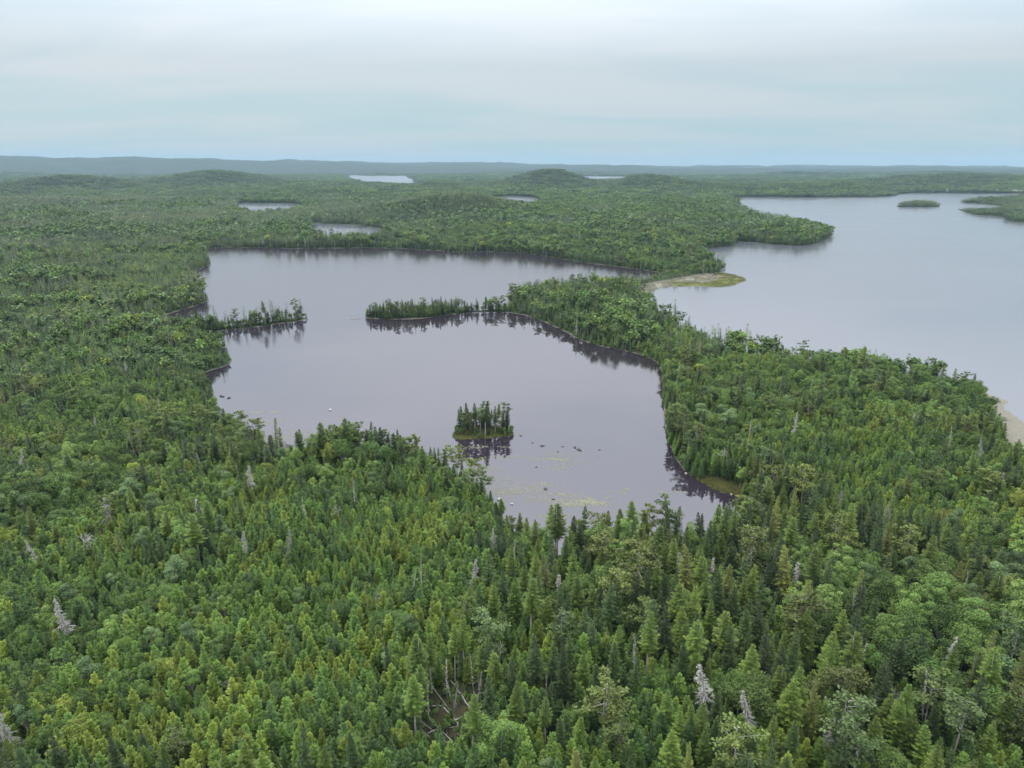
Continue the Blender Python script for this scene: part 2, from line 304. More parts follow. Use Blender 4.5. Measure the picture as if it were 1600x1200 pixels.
def conifer(rng, h, r, base=0.08, dz=0.36, nb=8, segs=6, droop=0.25, shape=0.85, tw=0.42, gap=0.06, wob=0.18, top_up=0.5):
    T = []; z = base*h; lean = rng.normal(0, 0.02, 2)
    while z < h*0.975:
        t = (z/h-base)/(1-base)
        R = r*(1-t)**shape*(0.62+0.38*min(1, t/0.16))*rng.uniform(1-wob, 1+wob)+0.10
        n = max(4, int(round(nb*(0.5+0.5*(1-t))))); a0 = rng.random()*6.28
        for k in range(n):
            if rng.random() < gap: continue
            a = a0+k*6.283/n+rng.normal(0, 0.2); L = R*rng.uniform(0.68, 1.14); zz = z+rng.normal(0, dz*0.3)
            d = np.array((math.cos(a), math.sin(a), 0)); pv = np.array((-d[1], d[0], 0))
            s = np.linspace(0.12, 1, segs)[:, None]
            sl = -droop+(top_up+droop)*t**1.6+rng.normal(0, 0.06)
            P = d*s*L + np.array((0, 0, 1))*(zz+sl*L*s+0.16*L*s*s) + np.array((lean[0], lean[1], 0))*zz
            w = (tw*L*(1-0.62*s)+0.14)*rng.uniform(0.8, 1.2, (segs, 1)); step = L/segs*1.25+0.05
            for sd in (-1, 1):
                tip = P+d*w*0.75+pv*sd*w*0.8+np.stack([np.zeros(segs), np.zeros(segs), rng.normal(-0.10, 0.10, segs)], 1)*w
                T.append(np.stack([P-d*step*0.3, P+d*step*0.7+np.array((0, 0, 0.04)), tip], 1))
        z += dz*(1-0.5*t)*rng.uniform(0.85, 1.15)
    top = np.array((lean[0]*h, lean[1]*h, h))
    for k in range(5):
        a = k*1.26+rng.random(); d = np.array((math.cos(a), math.sin(a), 0))
        T.append(np.array([[top+(0, 0, 0.12), top+d*0.20-(0, 0, 0.55), top+np.array((-d[1], d[0], 0))*0.14-(0, 0, 0.6)]]))
    return np.concatenate(T)
def leaves(rng, C, Nn, size):
    """small folded leaf sprays at points C facing about Nn"""
    n = len(C); Nn = Nn+rng.normal(0, 0.55, (n, 3)); Nn /= np.linalg.norm(Nn, axis=1)[:, None]
    u = np.cross(Nn, rng.normal(0, 1, (n, 3))); u /= np.linalg.norm(u, axis=1)[:, None]; v = np.cross(Nn, u)
    s = (size*rng.uniform(0.55, 1.25, n))[:, None]
    a, b, c, d = C-u*s, C+v*s*0.62+Nn*s*0.12, C+u*s-Nn*s*0.25, C-v*s*0.62
    return np.concatenate([np.stack([a, d, b], 1), np.stack([b, d, c], 1)])
def broadleaf(rng, h, cr, ch, lobes=14, n=1500, size=0.30, skew=0.0):
    ctr = np.array((0, 0, h-ch*0.5)); Ls = []
    for i in range(lobes):
        d = rng.normal(0, 1, 3); d /= np.linalg.norm(d); d[2] = d[2]*0.8+0.25; q = rng.uniform(0.3, 0.88)
        lr = cr*rng.uniform(0.18, 0.42)
        Ls.append((ctr+d*np.array((cr, cr, ch*0.5))*q, lr))
    Ls.append((ctr+np.array((0, 0, ch*0.05)), cr*0.55))
    wts = np.array([l[1]**2 for l in Ls]); wts /= wts.sum(); pick = rng.choice(len(Ls), n, p=wts)
    c = np.array([l[0] for l in Ls])[pick]; rr = np.array([l[1] for l in Ls])[pick]
    d = rng.normal(0, 1, (n, 3)); d[:, 2] += 0.45; d /= np.linalg.norm(d, axis=1)[:, None]
    rad = rr*np.where(rng.random(n) < 0.8, rng.uniform(0.82, 1.08, n), rng.uniform(0.3, 0.8, n))
    C = c+d*rad[:, None]*np.array((1, 1, 0.8))
    return leaves(rng, C, d+np.array((0, 0, 0.5)), size), Ls
def limbs(rng, h, Ls, r0, z0):
    T = []
    for c, lr in Ls:
        s = np.array((0, 0, min(z0+rng.random()*h*0.15, c[2]-0.3))); m = s*0.45+c*0.55+np.array((0, 0, -0.25))
        T.append(tube([s, m, c], [r0*0.5, r0*0.3, 0.02], 4))
    return np.concatenate(T)
def pine(rng, h, r, nbr=18, tuft=13, base=0.42, ntuft=6, size=0.26):
    T = []; B = []
    for i in range(nbr):
        t = base+(0.99-base)*(i+rng.random()*0.8)/nbr; z = h*t
        tt = (t-base)/(1-base)
        L = r*(0.55+0.75*math.sin(min(1, tt*1.05)*math.pi*0.82+0.25))*rng.uniform(0.5, 1.25)
        a = rng.random()*6.28; d = np.array((math.cos(a), math.sin(a), 0)); e = np.array((0, 0, z))+d*L+np.array((0, 0, L*rng.uniform(-0.05, 0.4)))
        B.append(tube([np.array((0, 0, z)), np.array((0, 0, z))*0.5+e*0.5+np.array((0, 0, 0.1)), e], [0.06, 0.04, 0.015], 3))
        for j in range(ntuft):
            s = 0.35+0.65*(j+rng.random())/ntuft; c = np.array((0, 0, z))*(1-s)+e*s
            cc = c+rng.normal(0, 1, (tuft, 3))*np.array((0.36, 0.36, 0.13))*(0.6+0.4*L/r)+np.array((0, 0, 0.1))
            nn = rng.normal(0, 0.5, (tuft, 3))+np.array((0, 0, 1.0))
            T.append(leaves(rng, cc, nn, size))
    return np.concatenate(T), np.concatenate(B)
def dead_conifer(rng, h, r, base=0.15, dz=0.30, nb=6, twigs=6, thick=0.035, stub=1.0):
    T = []; z = base*h
    while z < h*0.97:
        t = (z/h-base)/(1-base); R = (r*(1-t)**0.8*rng.uniform(0.5, 1.15)+0.12)*stub
        for k in range(nb):
            if rng.random() < 0.2: continue
            a = rng.random()*6.28; L = R*rng.uniform(0.4, 1.1); d = np.array((math.cos(a), math.sin(a), 0))
            s0 = np.array((0, 0, z+rng.normal(0, 0.1))); e = s0+d*L+np.array((0, 0, L*rng.uniform(-0.45, 0.1)))
            T.append(tube([s0, s0*0.5+e*0.5+np.array((0, 0, 0.06*L)), e], [thick, thick*0.75, thick*0.35], 3))
            for j in range(twigs):
                s = rng.uniform(0.25, 1.0); p = s0*(1-s)+e*s; q = d*rng.uniform(0.1, 0.5)+rng.normal(0, 0.45, 3)+np.array((0, 0, -0.25)); q *= 0.42*L*(1.15-s)+0.12
                w = np.cross(q, (0, 0, 1.0)); w = w/(np.linalg.norm(w)+1e-6)*thick*0.75
                T.append(np.array([[p-w, p+w, p+q]]))
        z += dz*rng.uniform(0.7, 1.3)
    return np.concatenate(T)
def dead_forked(rng, h, spread=1.6):
    T = []
    def grow(p, d, L, r, lv):
        e = p+d*L; mid = (p+e)/2+rng.normal(0, 0.06*L, 3)
        T.append(tube([p, mid, e], [r, r*0.85, r*0.6], 5 if lv < 2 else 3))
        if lv >= 5 or r < 0.014: return
        for k in range(3 if lv > 0 else 4):
            nd = d*0.75+rng.normal(0, 0.52, 3); nd[2] += 0.08; nd /= np.linalg.norm(nd)
            grow(p+(e-p)*rng.uniform(0.55, 1.0), nd, L*rng.uniform(0.55, 0.8), r*0.58, lv+1)
    grow(np.array((0, 0, h*0.42)), np.array((0.05, 0.0, 1.0)), h*0.22, 0.11, 0)
    return np.concatenate(T)
# ------------------------------------------------------------------ ground and water
AZ = np.radians(np.linspace(-58, 58, 640)); RR = np.concatenate([[18, 24, 30, 36], 42*np.exp(np.linspace(0, math.log(15000/42), 640))])
GR, GA = np.meshgrid(RR, AZ, indexing='ij'); GX, GY = GR*np.sin(GA), GR*np.cos(GA)
GSD = land_sd(GX, GY); GZ = height(GX, GY, GSD)
SANDP = [smooth_poly(sand1), smooth_poly(sand2)]; GRASSP = smooth_poly(grass1)
def sand_mask(X, Y):
    s = np.minimum(poly_sd(SANDP[0], X, Y), poly_sd(SANDP[1], X, Y)); return s
gs = sand_mask(GX, GY); GSAND = 1-sstep(-0.5, 3.0, gs)
ggr = poly_sd(GRASSP, GX, GY); GGRASS = 1-sstep(-1.5, 1.5, ggr+4*(fbm(GX/4, GY/4, 8, 3)-0.5))
ig = poly_sd(IP[0], GX, GY); GGRASS = np.maximum(GGRASS, (ig < 2)*1.0)
GZ = np.where((GSAND > 0) & (GSD > 0), GZ*(1-GSAND) + GSAND*np.minimum(GZ, 0.12+0.05*GSD), GZ)
GZ = np.where((GGRASS > 0) & (GSD > 0) & (ig > 2), GZ*(1-GGRASS) + GGRASS*np.minimum(GZ, 0.15+0.06*GSD), GZ)
GZ = np.where((GR > 6300) & (GSD > 4), GZ + 9*fbm(GX/14, GY/14, 3, 2), GZ)       # the far canopy itself

def ground_mat():
    m = new_mat('forest_ground'); t = m.node_tree
    ge = N(t, 'ShaderNodeNewGeometry'); sp = N(t, 'ShaderNodeSeparateXYZ'); t.links.new(ge.outputs['Position'], sp.inputs[0])
    n1 = N(t, 'ShaderNodeTexNoise'); n1.inputs['Scale'].default_value = 0.35; n1.inputs['Detail'].default_value = 6; t.links.new(ge.outputs['Position'], n1.inputs['Vector'])
    n2 = N(t, 'ShaderNodeTexNoise'); n2.inputs['Scale'].default_value = 0.012; n2.inputs['Detail'].default_value = 8; n2.inputs['Roughness'].default_value = 0.65; t.links.new(ge.outputs['Position'], n2.inputs['Vector'])
    n4 = N(t, 'ShaderNodeTexNoise'); n4.inputs['Scale'].default_value = 0.10; n4.inputs['Detail'].default_value = 5; t.links.new(ge.outputs['Position'], n4.inputs['Vector'])
    floor = mixc(t, ramp(t, [(0.4, (0, 0, 0)), (0.62, (1, 1, 1))], n1.outputs['Fac']).outputs[0], (0.020, 0.028, 0.011), (0.036, 0.048, 0.018))
    floor = mixc(t, ramp(t, [(0.42, (0, 0, 0)), (0.6, (1, 1, 1))], n2.outputs['Fac']).outputs[0], floor, (0.024, 0.044, 0.016))
    at = N(t, 'ShaderNodeAttribute', attribute_name='cover')     # r: sand, g: grass, b: brown litter
    sc = N(t, 'ShaderNodeSeparateColor'); t.links.new(at.outputs['Color'], sc.inputs[0])
    lit = mixc(t, n1.outputs['Fac'], (0.04, 0.036, 0.022), (0.085, 0.070, 0.040))
    c = mixc(t, sc.outputs[2], floor, lit)
    grs = mixc(t, ramp(t, [(0.35, (0, 0, 0)), (0.65, (1, 1, 1))], n1.outputs['Fac']).outputs[0], (0.060, 0.080, 0.026), (0.125, 0.125, 0.045))
    c = mixc(t, sc.outputs[1], c, grs)
    # a pale stony rim just above the water
    rim = math_n(t, 'SUBTRACT', 1.0, math_n(t, 'DIVIDE', math_n(t, 'SUBTRACT', sp.outputs[2], math_n(t, 'MULTIPLY', math_n(t, 'SUBTRACT', n4.outputs['Fac'], 0.47), 1.8)), 0.12), clamp=True)
    n3 = N(t, 'ShaderNodeTexNoise'); n3.inputs['Scale'].default_value = 1.2; n3.inputs['Detail'].default_value = 5; t.links.new(ge.outputs['Position'], n3.inputs['Vector'])
    stone = mixc(t, n3.outputs['Fac'], (0.04, 0.034, 0.028), (0.20, 0.18, 0.15))
    rimf = math_n(t, 'MULTIPLY', rim, math_n(t, 'SUBTRACT', 1.0, sc.outputs[1]))
    c = mixc(t, rimf, c, stone)
    sand = mixc(t, n3.outputs['Fac'], (0.125, 0.120, 0.098), (0.225, 0.212, 0.178))
    c = mixc(t, sc.outputs[0], c, sand)
    p = N(t, 'ShaderNodeBsdfPrincipled'); p.inputs['Roughness'].default_value = 0.95; p.inputs['Specular IOR Level'].default_value = 0.1
    t.links.new(c, p.inputs['Base Color']); out(t, p.outputs[0]); return m
sb = (poly_sd(SANDP[0], GX, GY) < 1) & (GX > 118); GB = sb*(1-sstep(16, 24, GSD+8*(fbm(GX/5, GY/5, 3, 2)-0.5)))*sstep(118, 130, GX); GSAND = GSAND*(1-GB); GGRASS = np.maximum(GGRASS, GB)
gme = mesh_grid('ground', np.stack([GX, GY, GZ], -1), ground_mat())
ca = gme.color_attributes.new('cover', 'FLOAT_COLOR', 'POINT')
cc = np.stack([GSAND, GGRASS, 0.7*litter(GX, GY)*(GR < 200), np.ones_like(GX)], -1).astype(np.float32)
ca.data.foreach_set('color', cc.ravel())
put('ground', gme, kind='structure', label='forested ground with low hills and stony lake rims')

def water_mat(name, base, ior, tint, ripple, rscale, rough, wind, r2=0.0):
    m = new_mat(name); t = m.node_tree
    ge = N(t, 'ShaderNodeNewGeometry')
    mp = N(t, 'ShaderNodeMapping'); mp.inputs['Scale'].default_value = (1, 0.55, 1); mp.inputs['Rotation'].default_value = (0, 0, 0.35); t.links.new(ge.outputs['Position'], mp.inputs[0])
    n1 = N(t, 'ShaderNodeTexNoise'); n1.inputs['Scale'].default_value = rscale; n1.inputs['Detail'].default_value = 3; n1.inputs['Roughness'].default_value = 0.6; t.links.new(mp.outputs[0], n1.inputs['Vector'])
    n2 = N(t, 'ShaderNodeTexNoise'); n2.inputs['Scale'].default_value = 0.011; n2.inputs['Detail'].default_value = 4; n2.inputs['Distortion'].default_value = 1.0
    mp2 = N(t, 'ShaderNodeMapping'); mp2.inputs['Scale'].default_value = (0.45, 1.3, 1); t.links.new(ge.outputs['Position'], mp2.inputs[0]); t.links.new(mp2.outputs[0], n2.inputs['Vector'])
    w = ramp(t, [(wind[0], (0, 0, 0)), (wind[1], (1, 1, 1))], n2.outputs['Fac'], 'EASE').outputs[0]
    sp = N(t, 'ShaderNodeSeparateXYZ'); t.links.new(ge.outputs['Position'], sp.inputs[0])
    # the open far basin is more exposed to the wind than the sheltered near one
    far = N(t, 'ShaderNodeMapRange'); far.inputs[1].default_value = 400; far.inputs[2].default_value = 520; t.links.new(sp.outputs[1], far.inputs[0])
    wf = math_n(t, 'MAXIMUM', math_n(t, 'MULTIPLY', w, 0.55 + r2), math_n(t, 'MULTIPLY', far.outputs[0], 0.8), clamp=True)
    b = N(t, 'ShaderNodeBump'); b.inputs['Distance'].default_value = 0.05
    t.links.new(n1.outputs['Fac'], b.inputs['Height'])
    t.links.new(math_n(t, 'ADD', math_n(t, 'MULTIPLY', wf, ripple), ripple*0.06), b.inputs['Strength'])
    p = N(t, 'ShaderNodeBsdfPrincipled'); p.inputs['Base Color'].default_value = (*base, 1); p.inputs['IOR'].default_value = ior
    p.inputs['Specular Tint'].default_value = (*tint, 1)
    t.links.new(math_n(t, 'ADD', math_n(t, 'MULTIPLY', wf, rough), 0.015), p.inputs['Roughness']); t.links.new(b.outputs[0], p.inputs['Normal'])
    out(t, p.outputs[0]); return m
MW = water_mat('pond_water', (0.024, 0.018, 0.026), 2.35, (0.95, 0.94, 1.0), 0.75, 1.6, 0.14, (0.5, 0.62))
ML = water_mat('lake_water', (0.080, 0.085, 0.104), 2.6, (1.0, 0.98, 1.0), 1.0, 0.38, 0.16, (0.35, 0.6), 0.6)
WRX, WAX = GX[::2, ::2], GY[::2, ::2]
def water(name, poly, mat, z, label):
    s = poly_sd(poly, WRX, WAX)
    cell = np.maximum(np.hypot(np.diff(WRX, axis=0)[:, :-1], np.diff(WAX, axis=0)[:, :-1]), 1.5)
    mn = np.minimum(np.minimum(s[:-1, :-1], s[1:, :-1]), np.minimum(s[:-1, 1:], s[1:, 1:]))
    keep = (mn < cell*0.8).ravel()
    me = mesh_grid(name, np.stack([WRX, WAX, np.full_like(WRX, z)], -1), mat, True, keep)
    # drop unused vertices
    import bmesh
    bm = bmesh.new(); bm.from_mesh(me); bmesh.ops.delete(bm, geom=[v for v in bm.verts if not v.link_faces], context='VERTS'); bm.to_mesh(me); bm.free()
    put(name, me, kind='structure', label=label)
water('pond', WP[0], MW, 0.0, 'still dark brown pond mirroring the overcast sky')
water('lake', WP[1], ML, -0.004, 'wide rippled grey blue lake beyond the forest')
for i, p in enumerate(WP[2:]): water('distant_lake', p, ML, -0.004, 'small pale far lake among wooded hills')

# ------------------------------------------------------------------ tree library: every variant has a near and a middle-distance build
R0 = np.random.default_rng(11)
class Var: pass
def V_(kind, look, crown_mat, trunk_mat, crown, trunk_t, mid, h, extra=None):
    v = Var(); v.kind, v.look, v.h = kind, look, h
    v.crown = mesh_from_tris(kind+'_crown', [(crown, M[crown_mat])] + ([(extra, M[trunk_mat])] if extra is not None else []))
    v.trunk = mesh_from_tris(kind+'_trunk', [(trunk_t, M[trunk_mat])])
    v.near = bpy.data.objects.new('tree_model', mesh_from_tris(kind+'_whole', [(crown, M[crown_mat]), (trunk_t if extra is None else np.concatenate([trunk_t, extra]), M[trunk_mat])]))
    v.mid = bpy.data.objects.new('tree_model', mesh_from_tris(kind+'_mid', [(mid[0], M[crown_mat]), (mid[1], M[trunk_mat])]))
    return v
LIB = {k: [] for k in ('spruce_tree', 'fir_tree', 'broadleaf_tree', 'pine_tree', 'dead_tree')}
def add_conifer(kind, look, cm, h, r, tm='bark', mid=None, **kw):
    rng = np.random.default_rng(R0.integers(1e9))
    c = conifer(rng, h, r, **kw); t = trunk(rng, h, 0.016*h+0.02, 0.96)
    k2 = dict(kw); k2.update(dz=0.085*h, nb=6, segs=3, tw=0.62, gap=0)
    LIB[kind].append(V_(kind, look, cm, tm, c, t, (conifer(rng, h, r*1.05, **k2), trunk(rng, h, 0.016*h+0.02, 0.9, 4)), h))
add_conifer('spruce_tree', 'dark green spruce with a dense pointed crown', 'spruce_dark', 11.0, 1.65, base=0.10, droop=0.28, dz=0.34)
add_conifer('spruce_tree', 'dark green spruce with a ragged narrow crown', 'spruce_dark', 11.5, 1.4, base=0.22, droop=0.32, dz=0.42, gap=0.2, wob=0.35)
add_conifer('spruce_tree', 'olive green spruce with drooping layered boughs', 'spruce_olive', 12.0, 1.8, base=0.12, droop=0.5, dz=0.44, gap=0.10, wob=0.28)
add_conifer('spruce_tree', 'mid green spruce with a full conical crown', 'spruce_mid', 10.0, 1.7, base=0.08, droop=0.22, dz=0.34)
add_conifer('spruce_tree', 'mid green spruce with a short crown on a long bare trunk', 'spruce_mid', 12.5, 1.5, tm='bark_pale', base=0.50, droop=0.2, dz=0.34, shape=0.7)
add_conifer('spruce_tree', 'broad bluish green spruce with thick lower boughs', 'spruce_blue', 10.0, 2.0, base=0.06, droop=0.25, dz=0.36, shape=0.95)
add_conifer('fir_tree', 'young bright green fir with a narrow pointed tip', 'fir_mid', 5.8, 1.05, base=0.04, droop=0.0, dz=0.30, segs=5, top_up=0.8, nb=7)
add_conifer('fir_tree', 'young bright green fir with a full bushy crown', 'fir_mid', 5.2, 1.25, base=0.04, droop=0.05, dz=0.32, segs=5, top_up=0.7, nb=7, shape=0.75)
add_conifer('fir_tree', 'young dark green fir with a pointed tip', 'fir_dark', 6.2, 1.1, base=0.04, droop=0.08, dz=0.32, segs=5, top_up=0.7, nb=7)
add_conifer('fir_tree', 'young yellow green fir with upswept boughs', 'fir_yellow', 5.6, 1.05, base=0.05, droop=-0.1, dz=0.30, segs=5, top_up=0.9, nb=7)
def add_broad(look, cm, h, cr, ch, lobes, n=1700, tm='bark_pale', size=0.145):
    n = int(n*2.9); lobes = int(lobes*1.5)
    rng = np.random.default_rng(R0.integers(1e9))
    c, Ls = broadleaf(rng, h, cr, ch, lobes, n, size); tr = trunk(rng, h, 0.15, 0.72, 6, 0.3); li = limbs(rng, h, Ls, 0.14, h-ch)
    cm2, _ = broadleaf(np.random.default_rng(5), h, cr, ch, lobes, 230, 0.62)
    LIB['broadleaf_tree'].append(V_('broadleaf_tree', look, cm, tm, c, tr, (cm2, trunk(rng, h, 0.15, 0.7, 4)), h, li))
add_broad('mid green broadleaf tree with a rounded crown', 'leaf_mid', 8.5, 2.7, 6.6, 20, 2000)
add_broad('deep green broadleaf tree with a lumpy crown', 'leaf_deep', 8.0, 2.9, 6.0, 22, 2000)
add_broad('pale grey green broadleaf tree with an airy crown', 'leaf_pale', 9.0, 2.5, 5.2, 12, 1300)
add_broad('yellow green broadleaf tree with a spreading crown', 'leaf_yellow', 8.0, 2.8, 5.6, 16, 1600)
add_broad('tall mid green broadleaf tree with a narrow crown', 'leaf_mid', 10.0, 2.0, 6.6, 16)
add_broad('deep green broadleaf tree with a broad domed crown', 'leaf_deep', 8.5, 3.3, 6.2, 26, 2600)
def add_pine(look, cm, h, r, tm='bark_pale', **kw):
    rng = np.random.default_rng(R0.integers(1e9))
    c, b = pine(rng, h, r, **kw); t = trunk(rng, h, 0.16, 0.97, 6, 0.3)
    k2 = dict(kw); k2.update(nbr=14, tuft=4, ntuft=4, size=0.5); c2, b2 = pine(rng, h, r, **k2)
    LIB['pine_tree'].append(V_('pine_tree', look, cm, tm, c, t, (c2, trunk(rng, h, 0.16, 0.95, 4)), h, b))
add_pine('flat topped pine with tufted level branches', 'pine', 12.0, 2.4, base=0.45)
add_pine('crooked sparse pine with pale tufts', 'pine_pale', 11.0, 2.1, base=0.5, nbr=14)
add_pine('dense dark pine with stacked tufted branches', 'pine', 11.0, 2.5, tm='bark', base=0.25, nbr=26)
def add_dead(look, mat, c, t, h):
    m = (c[::3], t); LIB['dead_tree'].append(V_('dead_tree', look, mat, mat, c, t, m, h))
rg = np.random.default_rng(77)
add_dead('grey dead spruce thick with bare twigs', 'dead', dead_conifer(rg, 10.0, 1.9, 0.08, 0.26, 9, 11, 0.042), trunk(rg, 10.0, 0.16), 10.0)
add_dead('thin grey snag with short broken stubs', 'dead', dead_conifer(rg, 10.5, 0.8, 0.3, 0.34, 5, 2, 0.03, 0.7), trunk(rg, 10.5, 0.10), 10.5)
add_dead('grey dead tree with forked bare limbs', 'dead', dead_forked(rg, 9.0), trunk(rg, 9.0, 0.17, 0.46), 9.0)
add_dead('rusty brown dead conifer with brittle twigs', 'dead_rust', dead_conifer(rg, 9.0, 1.3, 0.12, 0.28, 8, 7, 0.035), trunk(rg, 9.0, 0.14), 9.0)

# patches of far trees
def lowtree(rng, kind, mat_sets, x, y, s):
    if kind == 'c':
        h = rng.uniform(8, 12)*s; c = conifer(rng, h, rng.uniform(1.6, 2.3)*s, base=0.1, dz=h*0.2, nb=5, segs=1, tw=0.8, gap=0)
    else:
        h = rng.uniform(6.5, 9)*s; c, _ = broadleaf(rng, h, rng.uniform(2.4, 3.4)*s, 4.6*s, 7, 26, 1.15*s)
    return c+np.array((x, y, 0), np.float32)
def patch(seed, size, n, pb):
    rng = np.random.default_rng(seed); by = {}
    for i in range(n):
        x, y = rng.uniform(-size/2, size/2, 2); k = 'b' if rng.random() < pb else 'c'
        m = rng.choice(['leaf_mid', 'leaf_deep', 'leaf_mid', 'leaf_pale', 'leaf_yellow'], p=[0.2, 0.55, 0.1, 0.1, 0.05]) if k == 'b' else rng.choice(['spruce_dark', 'spruce_mid', 'spruce_olive', 'spruce_blue', 'fir_dark'], p=[0.5, 0.12, 0.03, 0.25, 0.1])
        by.setdefault(m, []).append(lowtree(rng, k, None, x, y, rng.uniform(0.6, 1.15) if k == 'c' else rng.uniform(0.7, 1.45)))
    return bpy.data.objects.new('tree_model', mesh_from_tris('tree_patch', [(np.concatenate(v), M[k]) for k, v in by.items()]))
P12 = [patch(100+i, 13.5, 12, pb) for i, pb in enumerate((0.05, 0.2, 0.35, 0.6, 0.8, 0.12))]
P40 = [patch(200+i, 44, 115, pb) for i, pb in enumerate((0.05, 0.2, 0.4, 0.6))]

# ------------------------------------------------------------------ where each tree stands
rng = np.random.default_rng(2024)
def jgrid(step, r0, r1, azmax, jit=0.42):
    xm = r1*math.sin(azmax); x = np.arange(-xm, xm, step); y = np.arange(r0*math.cos(azmax), r1, step)
    X, Y = np.meshgrid(x, y); X = X.ravel(); Y = Y.ravel()
    X = X+rng.uniform(-jit, jit, X.shape)*step; Y = Y+rng.uniform(-jit, jit, Y.shape)*step
    r = np.hypot(X, Y); k = (r >= r0) & (r < r1) & (np.abs(np.arctan2(X, Y)) < azmax)
    return X[k], Y[k]
def gz(X, Y, zs):
    s = 0
    for x, y, sx_, sy_, a in zs: s = s+a*np.exp(-0.5*(((X-x)/sx_)**2+((Y-y)/sy_)**2))
    return s
MAT_Z = [(22, 100, 42, 16, 0.55), (30, 147, 34, 7, 0.6), (-108, 150, 26, 16, 0.55), (-40, 196, 24, 14, 0.5), (90, 120, 40, 25, 0.3), (75, 230, 20, 60, 0.35),
         (-50, 140, 42, 24, -0.55), (-60, 99, 40, 16, -0.45), (116, 203, 34, 20, -0.6), (-140, 215, 40, 40, -0.25)]
BRD_Z = [(113, 258, 60, 34, 0.6), (48, 437, 42, 40, 0.5), (-66, 92, 24, 11, 0.35), (60, 380, 30, 40, 0.3), (22, 124, 22, 9, 0.35), (150, 185, 26, 30, 0.25), (180, 1000, 200, 200, 0.35), (-50, 1150, 220, 160, 0.2), (-45, 118, 20, 8, 0.3), (-75, 128, 25, 10, 0.2),
         (22, 98, 30, 12, -0.15), (30, 147, 34, 7, -0.2)]
def fields(X, Y):
    m = 0.48+(fbm(X/34, Y/34, 41, 3)-0.5)*2.2+gz(X, Y, MAT_Z)
    b = 0.24+(fbm(X/36+9, Y/36, 57, 3)-0.5)*2.0+(fbm(X/150+3, Y/150, 61, 2)-0.5)*1.1+gz(X, Y, BRD_Z)
    return np.clip(m, 0, 1), np.clip(b, 0.02, 0.9)
AZM = math.radians(43)
def usable(X, Y, sd, lo):
    k = (sd > lo) & (sand_mask(X, Y) > 1.0) & (poly_sd(GRASSP, X, Y) > -1.2) & (litter(X, Y) < 0.45)
    return k
TREES = []          # kind, variant, x, y, scale, mid-distance?, understory?
def add_trees(kind, var, X, Y, sc, mid):
    for a in zip([kind]*len(X), var, X, Y, sc, [mid]*len(X)): TREES.append(a)
def pickvar(kind, n, w): return rng.choice(len(LIB[kind]), n, p=np.array(w)/sum(w))
